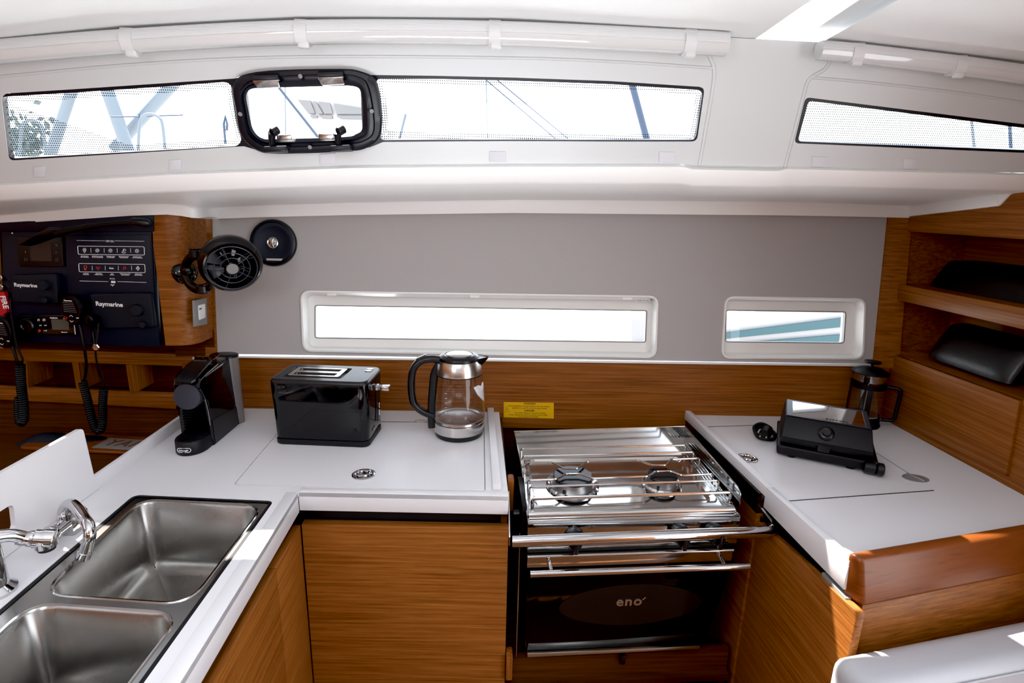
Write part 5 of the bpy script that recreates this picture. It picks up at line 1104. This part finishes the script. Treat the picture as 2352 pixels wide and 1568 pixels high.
# handsets with coiled leads
def coil(a, path, r, turns, rw):
    pts = spline(path, 24); m = len(pts); L_ = [0]
    for p, q in zip(pts, pts[1:]): L_.append(L_[-1] + (q - p).length)
    out = []; N_ = turns * 12
    for i in range(N_ + 1):
        s = L_[-1] * i / N_; j = max(k for k in range(m) if L_[k] <= s + 1e-9); j = min(j, m - 2)
        t = (s - L_[j]) / max(1e-9, L_[j + 1] - L_[j]); p = pts[j].lerp(pts[j + 1], t); tg = (pts[j + 1] - pts[j]).normalized()
        nx = Vector((0, 1, 0)); nx = (nx - nx.dot(tg) * tg).normalized(); ny = tg.cross(nx); an = 2 * pi * i / 12
        out.append(p + r * (cos(an) * nx + sin(an) * ny))
    tube(a, out, rw, 6)
def handset(label, cx, cy, s, tilt, d, print_=True):
    h = thing('radio_handset', label, 'radio handset', tuple(npx(cx, cy + 30, d)))
    m = axis_mat(npx(cx, cy, d), (0, -1, 0), (1, 0, tilt)); u = .00140 * s
    o = [(-21, 10), (-20, -8), (-14, -24), (0, -31), (14, -25), (21, -8), (22, 8), (18, 26), (12, 34), (2, 37), (-8, 35), (-16, 26)]
    o = [Vector((x * u, -y * u, 0)) for x, y in o]; o = spline(o, 4, True)
    bm = nb(); loft(bm, [cl([m @ (p * .9 + Vector((0, 0, -.008))) for p in o]), cl([m @ p for p in o]), cl([m @ (p + Vector((0, 0, .012))) for p in o]), cl([m @ (p * .86 + Vector((0, 0, .020))) for p in o])]); sheet(bm, [m @ (p * .86 + Vector((0, 0, .020))) for p in o]); obj('handset_shell', bm, 'satin_black', h)
    bm = nb(); q = [p * .72 + Vector((0, 0, .0202)) for p in o]; prism(bm, [m @ p for p in q], m.to_3x3() @ Vector((0, 0, .001))); obj('handset_face', bm, 'gloss_black', h)
    bm = nb()
    for k in range(6): tube(bm, [m @ Vector((-12.5 * u, -(-13 + 3.9 * k) * u, .0214)), m @ Vector(((9 + k * .9) * u, -(-13 + 3.9 * k) * u, .0214))], .0006, 5)
    obj('speaker_slot', bm, 'grey_plastic', h)
    bm = nb(); text(bm, 'Raymarine', 4.0 * u, m @ Matrix.Translation((-10 * u, 16.5 * u, .0213)), bold=.0001)
    for s_, yy in ((1, 14), (-1, 29)): tube(bm, [m @ Vector((-2.5 * u, -(yy + 3.2 * s_) * u, .0214)), m @ Vector((1 * u, -yy * u, .0214)), m @ Vector((4.5 * u, -(yy + 3.2 * s_) * u, .0214))], .0008, 5)
    text(bm, '16/9', 3.2 * u, m @ Matrix.Translation((11 * u, -20.5 * u, .0213)), bold=.0001); obj('key_print', bm, 'white_print', h, smooth=False)
    bm = nb(); tube(bm, [m @ Vector((-11 * u + 3.4 * u * cos(a), -20.5 * u + 2.2 * u * sin(a), .0214)) for a in [2 * pi * k / 14 for k in range(14)]], .0008, 5, True); obj('red_key', bm, 'red_print', h)
    return h
h1_ = handset('black radio handset clipped in the middle of the panel, its coiled lead hanging below', 172, 706, 1.0, -.05, .034)
h2_ = handset('black radio handset half hidden at the picture edge beside the stereo', 14, 757, 1.05, -.10, .034)
def lead(par, pre, cpath, post, r, turns, d=.055):
    bm = nb(); tube(bm, spline([npx(x, y, q) for x, y, q in pre], 5), .0042, 8); obj('lead', bm, 'rubber_black', par)
    bm = nb(); coil(bm, [npx(x, y, q) for x, y, q in cpath], r, turns, .0034); obj('coiled_lead', bm, 'rubber_black', par)
    if post: bm = nb(); tube(bm, spline([npx(x, y, q) for x, y, q in post], 5), .0030, 8); obj('lead', bm, 'rubber_black', par)
lead(h1_, [(180, 740, .038), (186, 758, .045), (192, 790, .05), (198, 830, .04), (196, 862, .03), (190, 878, .03)], [(190, 876, .03), (200, 915, .035), (211, 960, .045), (219, 983, .05), (226, 989, .05), (233, 983, .05), (236, 960, .045), (236, 925, .035), (238, 894, .03)], [(238, 894, .03), (240, 886, .03), (230, 862, .035), (222, 830, .045), (217, 790, .05), (213, 758, .04), (214, 742, .02)], .0095, 44)
lead(h2_, [(26, 786, .038), (33, 808, .045), (40, 832, .045), (43, 842, .04)], [(46, 838, .05), (48, 880, .05), (53, 925, .055), (54, 960, .055), (50, 970, .055), (45, 962, .05), (44, 930, .045), (46, 912, .045)], [(44, 838, .05), (52, 826, .05), (38, 792, .05), (29, 740, .05), (24, 700, .05), (26, 684, .04)], .0105, 40)
bm = nb(); p = npx(222, 797, .052); lathe(bm, [(.0115, 0), (.0115, .004), (.009, .006), (0, .0065)], 6, axis_mat(p, (0, -1, 0))); ob = obj('lead_stop', bm, 'silver_trim', h1_)
# screw socket with rubber plug hanging from its strap
SK = thing('panel_socket', 'black round panel socket with a hanging rubber cap, in front of the lower instrument cover', 'socket', tuple(npx(222, 735)))
bm = nb(); p = npx(222, 731, .020); cyl(bm, p, p + Vector((-.006, -.030, .0)), .0155, 22, .003); obj('socket_body', bm, 'rubber_black', SK)
bm = nb(); tube(bm, spline([npx(212, 735, .05), npx(211, 750, .045), npx(214, 770, .04), npx(212, 784, .03)], 5), [.011, .011, .0105, .010, .008, .006, .0045, .004, .004, .004, .004, .004, .004, .004, .004, .004], 10); obj('rubber_cap', bm, 'rubber_black', SK)
bm = nb(); tube(bm, spline([npx(226, 742, .04), npx(225, 765, .045), npx(222, 788, .05)], 6), .003, 8); obj('strap', bm, 'rubber_black', SK)
# gooseneck lamp
GLp = thing('reading_lamp', 'black gooseneck reading lamp bent along the top of the instrument panel', 'reading lamp', tuple(npx(190, 520)))
bm = nb(); tube(bm, spline([npx(318, 511, .055), npx(270, 513, .060), npx(215, 519, .062), npx(160, 529, .062), npx(130, 537, .060)], 6), [.0068] * 13 + [.0085] * 6 + [.011] * 6, 12); obj('neck', bm, 'rubber_black', GLp)
bm = nb(); tube(bm, [npx(303, 510, .055), npx(306, 510, .055), npx(330, 511, .052), npx(342, 512.5, .048), npx(347, 513.5, .046)], [.0105, .0125, .0125, .0095, .004], 16); obj('socket_end', bm, 'satin_black', GLp)
hd_ = [(136, 525, .062), (105, 526, .070), (72, 545, .080), (42, 563, .080), (70, 566, .066), (92, 560, .060), (136, 543, .058)]
bm = nb(); P = [npx(x, y, d) for x, y, d in hd_]; prism(bm, P, (.004, .010, .006), bev=.002); obj('lamp_head', bm, 'satin_black', GLp)
# left-hand strip: red sign and ring pulls at the very edge
FS = thing('fire_sign', 'red fire sign with white letters running upwards at the picture edge', 'sign', tuple(npx(0, 720)))
bm = nb(); plate(bm, [(-34, 671), (10, 671), (15, 716), (7, 724), (-34, 726)], .0, .012); obj('sign_plate', bm, 'red_sign', FS)
bm = nb(); m = axis_mat(npx(-.5, 679, .0125), (0, -1, 0), (.09, 0, -1)); text(bm, 'FIRE', .0225, m, bold=.0005); obj('sign_lettering', bm, 'white_print', FS, smooth=False)
for y, x, lb in ((638, .5, 'small chrome ring at the picture edge, the upper of two above the red sign'), (659, 2.5, 'small chrome ring at the picture edge, the lower of two just above the red sign')):
    bm = nb(); p = npx(x, y, .004); lathe(bm, [(.0085, 0), (.0085, .003), (.0065, .004), (.0045, .002), (0, .002)], 20, axis_mat(p, (0, -1, 0))); tag(obj('panel_ring', bm, 'silver_trim'), lb, 'ring', 'chrome rings above the fire sign')
bm = nb(); prism(bm, [Vector((-2.59, yp, 1.16)), Vector((npx(6, 780).x - .004, yp, 1.16)), Vector((npx(6, 540).x - .004, yp, 1.62)), Vector((-2.59, yp, 1.62))], (0, .012, 0)); struct('wall_nav', bm, 'wood_x', smooth=False)

# ---- pigeonhole shelf under the panel
PG = thing('pigeonhole_shelf', 'wooden pigeonhole shelf under the black instrument panel, with upright dividers', 'shelf', (-1.4, 1.85, .93))
def bq(px, py, d=0): return hp(px, py, off(BS, d))
bm = nb(); prism(bm, [bq(-700, 773), bq(441, 815), bq(441, 841), bq(-700, 805)], (0, .016, 0), bev=.001); obj('rail', bm, 'wood_x', PG)
bm = nb(); prism(bm, [bq(-700, 854), bq(408, 905), bq(404, 939), bq(-700, 880)], (0, .016, 0), bev=.001); obj('rail', bm, 'wood_x', PG)
for (a, b) in (((53, 830, 59, 887), 8), ((165, 836, 176, 893), 14), ((289, 841, 299, 900), 12), ((419, 838, 421, 912), 22)):
    x0, y0, x1, y1 = a; bm = nb(); prism(bm, [bq(x0, y0 - 4), bq(x0 + b, y0 - 4), bq(x1 + b * .9, y1 + 2), bq(x1, y1 + 2)], (0, .010 if b == 22 else .13, 0)); obj('divider', bm, 'wood_z', PG, smooth=False)
bm = nb(); prism(bm, [Vector((-2.58, 1.99, .93)), Vector((-.99, 1.95, .93)), Vector((-.99, 1.95, 1.20)), Vector((-2.58, 1.99, 1.20))], (0, .012, 0)); obj('back_panel', bm, 'wood_shaded', PG, smooth=False)
bm = nb(); prism(bm, [bpt(-2.58, .966, -.012), bpt(-.992, .950, -.012), bpt(-.992, .950, -.13), bpt(-2.58, .966, -.13)], (0, 0, -.012)); obj('bottom_board', bm, 'wood_shaded', PG, smooth=False)
bm = nb(); prism(bm, [bpt(-2.58, 1.150, -.004), bpt(-.99, 1.118, -.004), bpt(-.99, 1.118, -.12), bpt(-2.58, 1.150, -.12)], (0, 0, -.014)); obj('top_board', bm, 'wood_shaded', PG, smooth=False)
bm = nb(); prism(bm, [bpt(-2.58, .70, -.02), bpt(-.99, .70, -.02), bpt(-.99, .965, -.02), bpt(-2.58, .965, -.02)], (0, .012, 0)); struct('wall_nav_lower', bm, 'wood_shaded', smooth=False)
# ---- lower wooden top beyond the board, with the raised engine plaque
bm = nb(); prism(bm, [Vector((-2.58, 1.868, .80)), Vector((-.99, 1.856, .80)), Vector((-.99, .4, .80)), Vector((-2.58, .4, .80))], (0, 0, -.02)); 
tag(obj('chart_table', bm, 'wood_shaded', smooth=False), 'low wooden table top beyond the upright white board, below the pigeonholes', 'table')
bm = nb(); o = rpoly([hz(36, 1026, .812), hz(440, 1045, .812), Vector((-1.0, 1.80, .812)), hz(212, 993, .812), hz(118, 993, .812)], [.03, 0, 0, .02, .06], 5); prism(bm, o, (0, 0, -.0115), bev=.004, seg=3)
tag(obj('plaque_board', bm, 'wood_cap', sharp=50), 'raised rounded wooden board on the low table carrying the grey lettered plate', 'board')
PT = thing('engine_plate', 'grey plate with slanted cut-out letters on the raised wooden board', 'plate', tuple(hz(250, 1020, .8122)))
m = axis_mat(hz(210, 1027, .8142), (0, 0, 1), (1, -.13, 0)); bm = nb(); prism(bm, [m @ Vector((0, 0, 0)), m @ Vector((.33, 0, 0)), m @ Vector((.33, .078, 0)), m @ Vector((.0, .078, 0))], (0, 0, -.0018), bev=.0006); obj('plate', bm, 'plate_grey', PT)
bm = nb(); text(bm, 'YANMAR', .062, m @ Matrix.Translation((.018, .022, .0002)), bold=.0022, shear=.25, space=1.18); obj('lettering', bm, 'orange_print', PT, smooth=False)
bm = nb(); rows = []
for k in range(15):
    t = k / 14; x = -1.60 + .34 * t; hgt = .030 * (sin(pi * min(1, t * 1.9)) ** .8 if t < .52 else .55 * sin(pi * (t - .05) / .96)) + .002
    rows.append([Vector((x, 1.848 - .07 * (1 - cos(a)) * .5 - .0, .801 + hgt * sin(a))) for a in [pi * j / 8 for j in range(9)]])
loft(bm, rows); tag(obj('folded_cloth', bm, 'cover_black', sharp=80), 'crumpled dark grey cloth lying at the back of the low table', 'cloth')

# ================================================================ BLINDS AND THEIR VELCRO TABS
def blind(label, P, r, straps, endcap):
    b = thing('rolled_blind', label, 'blind', tuple(hp(*P[len(P) // 2], off(CR, .03))))
    pts = [hp(x, y, off(CR, .030)) for x, y in P]; pts = spline(pts, 6)
    bm = nb(); rows = []
    for i, p in enumerate(pts):
        rows.append([p + Vector((0, dy * r, dz * r)) for dy, dz in ((.9, .95), (.1, 1.02), (-.72, .98), (-.92, .80), (-1.0, -.25), (-.82, -.78), (-.3, -1.0), (.5, -.95), (1, 0))])
    loft(bm, rows, True, 0, True); obj('roll', bm, 'blind_fabric', b, sharp=60)
    bm = nb(); rows = [[p + Vector((0, dy * r, dz * r)) for dy, dz in ((-1.04, -.12), (-.98, -.50), (-.76, -.88), (-.55, -.98))] for p in pts]; loft(bm, rows); obj('roll_edge', bm, 'gloss_white', b)
    for x, y in straps:
        c = hp(x, y, off(CR, .030)); bm = nb(); q = r * 1.10; prof = [(.95, .95), (.2, 1.1), (-.65, .95), (-1.02, .3), (-1.06, -.2), (-.76, -.92), (0, -1.12), (.7, -.9), (1, 0)]
        loft(bm, [[c + Vector((sx_, dy * q, dz * q)) for dy, dz in prof] for sx_ in (-.013, .013)], True, 0, True); box(bm, c.x - .009, c.x + .015, c.y - r * .85, c.y - r * .2, c.z - r * 1.5, c.z - r * .9, .003); obj('strap', bm, 'strap', b, sharp=60)
blind('long rolled white blind strapped up under the ceiling above the hatch window', [(-120, 128), (0, 120), (300, 96), (700, 76), (1135, 78), (1580, 98), (1668, 104)], .0225, [(303, 95), (697, 76), (1136, 78), (1580, 98)], None)
blind('shorter rolled white blind strapped up under the ceiling at the far right', [(1880, 116), (1960, 123), (2190, 150), (2352, 172), (2480, 192)], .0185, [(1962, 123), (2195, 151)], None)
for x, y, w, lb in ((90, 394, 27, 'white square velcro tab below the left end of the long window'), (402, 378, 28, 'white square velcro tab left of the hatch window, under the glass'), (753, 364, 36, 'white square velcro tab directly under the hatch window'), (1143, 359, 38, 'white square velcro tab under the middle of the right-hand glass'), (1532, 360, 36, 'white square velcro tab below the right end of the long window'), (1884, 371, 36, 'white square velcro tab under the far right window, nearer its left end'), (2092, 376, 34, 'white square velcro tab under the far right window, middle')):
    bm = nb(); q = off(CR, .0022); s = -.04 if x < 800 else .01; prism(bm, [hp(x - w / 2, y - 11 - s * w, q), hp(x + w / 2, y - 11 + s * w, q), hp(x + w / 2, y + 12 + s * w, q), hp(x - w / 2, y + 12 - s * w, q)], n_ * .002, bev=.0005)
    tag(obj('velcro_tab', bm, 'velcro'), lb, 'velcro tab', 'velcro tabs under the windows')

# ---- black cushions in the two niches
def niche_cushion(label, y0, y1, zb, h, x0, lean, sag):
    bm = nb(); rows = []
    for i in range(13):
        t = i / 12; y = y0 + (y1 - y0) * t; e = min(1, min(t, 1 - t) * 8) ** .5; rows.append([Vector((x0 + .010 + lean * (zz / h) + dx * .035 * (.6 + .4 * e), y, zb + zz * (.93 + .07 * e))) for dx, zz in ((-1, .004), (-1.15, h * .3), (-1.1, h * .7), (-.8, h * .95), (0, h * (1.0 - sag)), (.8, h * .95), (1.1, h * .6), (1, .004))])
    loft(bm, rows, True, 0, True); bmesh.ops.subdivide_edges(bm, edges=bm.edges[:], cuts=1, use_grid_fill=True)
    bmesh.ops.smooth_vert(bm, verts=bm.verts, factor=.5, use_axis_x=True, use_axis_y=True, use_axis_z=True)
    return tag(obj('niche_cushion', bm, 'black_leather', sharp=80), label, 'cushion')
niche_cushion('black leather cushion lying in the upper niche of the wooden bulkhead', 1.785, .95, 1.352, .150, xw + .062, .07, .02)
niche_cushion('black leather cushion with creases standing in the lower niche above the locker door', 1.705, 1.405, 1.168, .132, xw + .062, .06, .02)

# ================================================================ OUTSIDE
def far_pt(px, py, y): return hy(px, py, y)
def bar_out(name, label, cat, p0, p1, wpx, y, mat, group=None):
    a, b = far_pt(*p0, y), far_pt(*p1, y); d = (b - a).normalized(); a -= d * .35; b += d * .35; r = wpx / 2 / 1290 * y
    bm = nb(); tube(bm, [a, b], r, 10); return tag(obj(name, bm, mat), label, cat, group)
bar_out('mast', 'blue-grey mast outside, slanting across the right part of the long window', 'mast', (1452, 195), (1486, 322), 15, 7, 'mast_blue')
bar_out('rigging_wire', 'thin dark wire outside, left one of the slanting pair in the long window', 'rigging wire', (1112, 180), (1280, 322), 2.6, 7.2, 'mast_blue', 'rigging wires outside')
bar_out('rigging_wire', 'thin dark wire outside, right one of the slanting pair in the long window', 'rigging wire', (1140, 182), (1304, 318), 2.6, 7.2, 'mast_blue', 'rigging wires outside')
bar_out('rigging_wire', 'faint upright wire outside behind the slanting pair of wires', 'rigging wire', (1117, 200), (1120, 318), 3, 8, 'mast_grey', 'rigging wires outside')
bar_out('stanchion', 'short dark stanchion outside just right of the hatch window', 'stanchion', (932, 262), (920, 312), 6, 7.4, 'mast_blue') if False else None
a, b = far_pt(932, 262, 7.4), far_pt(917, 322, 7.4); bm = nb(); tube(bm, [a, b], .016, 8); tag(obj('stanchion', bm, 'mast_blue'), 'short dark stanchion outside just right of the hatch window', 'stanchion')
bar_out('boom', 'dark blue boom outside, slanting down through the hatch window', 'boom', (665, 232), (728, 312), 6, 7, 'mast_blue')
bar_out('spar', 'broad blue-grey spar outside in the far left of the long window', 'spar', (166, 205), (118, 350), 22, 7.6, 'mast_grey')
bar_out('spar', 'broad blue-grey spar outside, slanting down right in the left window', 'spar', (246, 205), (294, 345), 26, 7.6, 'mast_grey')
bar_out('spar', 'broad blue-grey spar outside, leaning up right behind the second hoop', 'spar', (395, 195), (300, 300), 24, 7.9, 'mast_grey')
for x0, x1, yt, lb in ((46, 98, 276, 'pale steel hoop outside at the far left end of the window'), (318, 372, 262, 'pale steel hoop outside in the middle of the left window')):
    P = [far_pt(x0 - 2, 380, 6.5), far_pt(x0 + 2, yt + 30, 6.5), far_pt(x0 + 10, yt + 6, 6.5), far_pt((x0 + x1) / 2, yt, 6.5), far_pt(x1 - 8, yt + 7, 6.5), far_pt(x1 + 2, yt + 30, 6.5), far_pt(x1 + 10, 380, 6.5)]
    bm = nb(); tube(bm, spline(P, 6), .016, 10); tag(obj('steel_hoop', bm, 'mast_grey'), lb, 'hoop', 'steel hoops outside')
bm = nb(); tube(bm, [far_pt(256, 268, 6.6), far_pt(300, 268, 6.6), far_pt(420, 264, 6.6)], .008, 6); tube(bm, [far_pt(318, 345, 6.6), far_pt(320, 262, 6.6)], .008, 6); tag(obj('guard_wire', bm, 'mast_blue'), 'thin guard wire outside crossing the second hoop', 'guard wire')
P = [far_pt(518, 330, 6.8), far_pt(514, 285, 6.8), far_pt(518, 266, 6.8), far_pt(522, 285, 6.8), far_pt(521, 300, 6.8)]; bm = nb(); tube(bm, P, .014, 8); tag(obj('fender_hook', bm, 'mast_blue'), 'small dark hook outside just left of the hatch window', 'hook')
bm = nb(); rnd = random.Random(3)
for k in range(420):
    c = far_pt(20 + rnd.gauss(30, 34), 318 + rnd.gauss(10, 26), 9 + rnd.random()); s = .03 + .04 * rnd.random(); a = rnd.random() * 6.28; u = Vector((cos(a), .4 * sin(3 * a), sin(a))) * s; w = Vector((-sin(a), .3, cos(a))) * s * .6
    t = [bm.verts.new(c + q) for q in (u, w, -u, -w)]; bm.faces.new(t)
tr_ = thing('tree', 'pale leafy tree outside behind the first hoop', 'tree', tuple(far_pt(50, 400, 9.5))); obj('foliage', bm, 'leaf_pale', tr_, smooth=False)
bm = nb(); tube(bm, [far_pt(48, 420, 9.5), far_pt(50, 330, 9.5)], .05, 8); obj('trunk', bm, 'mast_grey', tr_)
# neighbouring boats
NB_ = thing('neighbour_boat', 'white neighbouring boat with four grey windows seen through the hatch window', 'boat', tuple(far_pt(760, 300, 9)))
def op_(P, y): return [far_pt(a, b, y) for a, b in P]
bm = nb(); prism(bm, op_([(668, 226), (705, 222), (890, 240), (905, 300), (880, 330), (735, 330)], 9.05), (0, .3, 0)); obj('deckhouse', bm, 'boat_white', NB_, smooth=False)
for P in ([(684, 229), (712, 231), (723, 260), (708, 260)], [(718, 232), (725, 233), (742, 261), (730, 261)], [(731, 233), (757, 236), (764, 261), (745, 261)], [(766, 237), (835, 248), (836, 262), (773, 262)], [(712, 264), (728, 265), (728, 270), (715, 270)], [(732, 265), (762, 265), (763, 272), (740, 271)], [(772, 266), (836, 266), (836, 273), (782, 272)]):
    bm = nb(); prism(bm, op_(P, 9.0), (0, .05, 0)); obj('window', bm, 'boat_window', NB_, smooth=False)
bar_out('mast', 'thin pale mast outside, upright in the middle of the hatch window', 'mast', (655, 205), (656, 300), 3, 8.2, 'mast_grey')
bar_out('mast', 'dark upright mast outside near the right end of the far right window', 'mast', (2318, 262), (2322, 345), 7, 8, 'mast_blue')
bar_out('mast', 'pale thin mast outside in the right half of the far right window', 'mast', (2230, 262), (2238, 342), 6, 9, 'mast_grey')
HB = thing('moored_boat', 'white moored boat hull with two teal stripes seen through the small hull window', 'boat', tuple(far_pt(1800, 800, 3.6)))
bm = nb(); prism(bm, op_([(1450, 735), (2080, 690), (2080, 900), (1450, 900)], 3.62), (0, .3, 0)); obj('hull', bm, 'boat_white', HB, smooth=False)
for P in ([(1450, 792), (2080, 712), (2080, 736), (1450, 800)], [(1560, 800), (2080, 756), (2080, 800), (1560, 812)]):
    bm = nb(); prism(bm, op_(P, 3.60), (0, .012, 0)); obj('hull_stripe', bm, 'teal', HB, smooth=False)

# ================================================================ LIGHT
w = bpy.data.worlds.new('sky'); SC.world = w; w.use_nodes = True; nt = w.node_tree; bg = nt.nodes['Background']
tc = nt.nodes.new('ShaderNodeTexCoord'); sp_x = nt.nodes.new('ShaderNodeSeparateXYZ'); nt.links.new(tc.outputs['Generated'], sp_x.inputs[0])
cr = nt.nodes.new('ShaderNodeValToRGB'); nt.links.new(sp_x.outputs['Z'], cr.inputs['Fac'])
cr.color_ramp.elements[0].position = 0.0; cr.color_ramp.elements[0].color = (.95, .97, 1, 1); cr.color_ramp.elements[1].position = .6; cr.color_ramp.elements[1].color = (.72, .84, 1, 1)
nt.links.new(cr.outputs['Color'], bg.inputs['Color']); bg.inputs['Strength'].default_value = 5.0
def sun(name, d, power, col_=(1, .93, .84), ang=.6):
    l = bpy.data.lights.new(name, 'SUN'); l.energy = power; l.angle = radians(ang); l.color = col_; o = bpy.data.objects.new(name, l); COL.objects.link(o)
    o.rotation_euler = Vector(d).to_track_quat('-Z', 'Y').to_euler(); return o
sun('sun', (.31, -.47, -1), 26)
def area(name, loc, d, sx_, sy_, power, col_=(1, 1, 1)):
    l = bpy.data.lights.new(name, 'AREA'); l.shape = 'RECTANGLE'; l.size = sx_; l.size_y = sy_; l.energy = power; l.color = col_; o = bpy.data.objects.new(name, l); COL.objects.link(o)
    o.location = loc; o.rotation_euler = Vector(d).to_track_quat('-Z', 'Y').to_euler(); return o
area('roof_hatch', (.0, .05, 2.03), (0, .0, -1), .55, .5, 9, (.82, .91, 1))
area('right_wall_fill', (-.95, -.55, 1.95), (.80, .50, -.55), .6, .6, 12, (.88, .94, 1))  # unseen fill lamp, added to brighten the right bulkhead
area('opposite_windows', (.1, -1.85, 1.78), (0, 1, .08), 2.6, .16, 3.5, (.84, .92, 1))
tb = area('ceiling_fill', (-.15, -.30, .62), (.0, .52, 1), 1.2, .6, 14.5, (.90, .95, 1)); tb.data.spread = radians(95)  # added upward fill lamp for the ceiling; no table is built here
SC.view_settings.use_curve_mapping = True
SC.view_settings.curve_mapping.black_level = (.007, .007, .007)
SC.view_settings.curve_mapping.update()
SC.view_settings.view_transform = 'Standard'; SC.view_settings.look = 'None'; SC.view_settings.exposure = 0
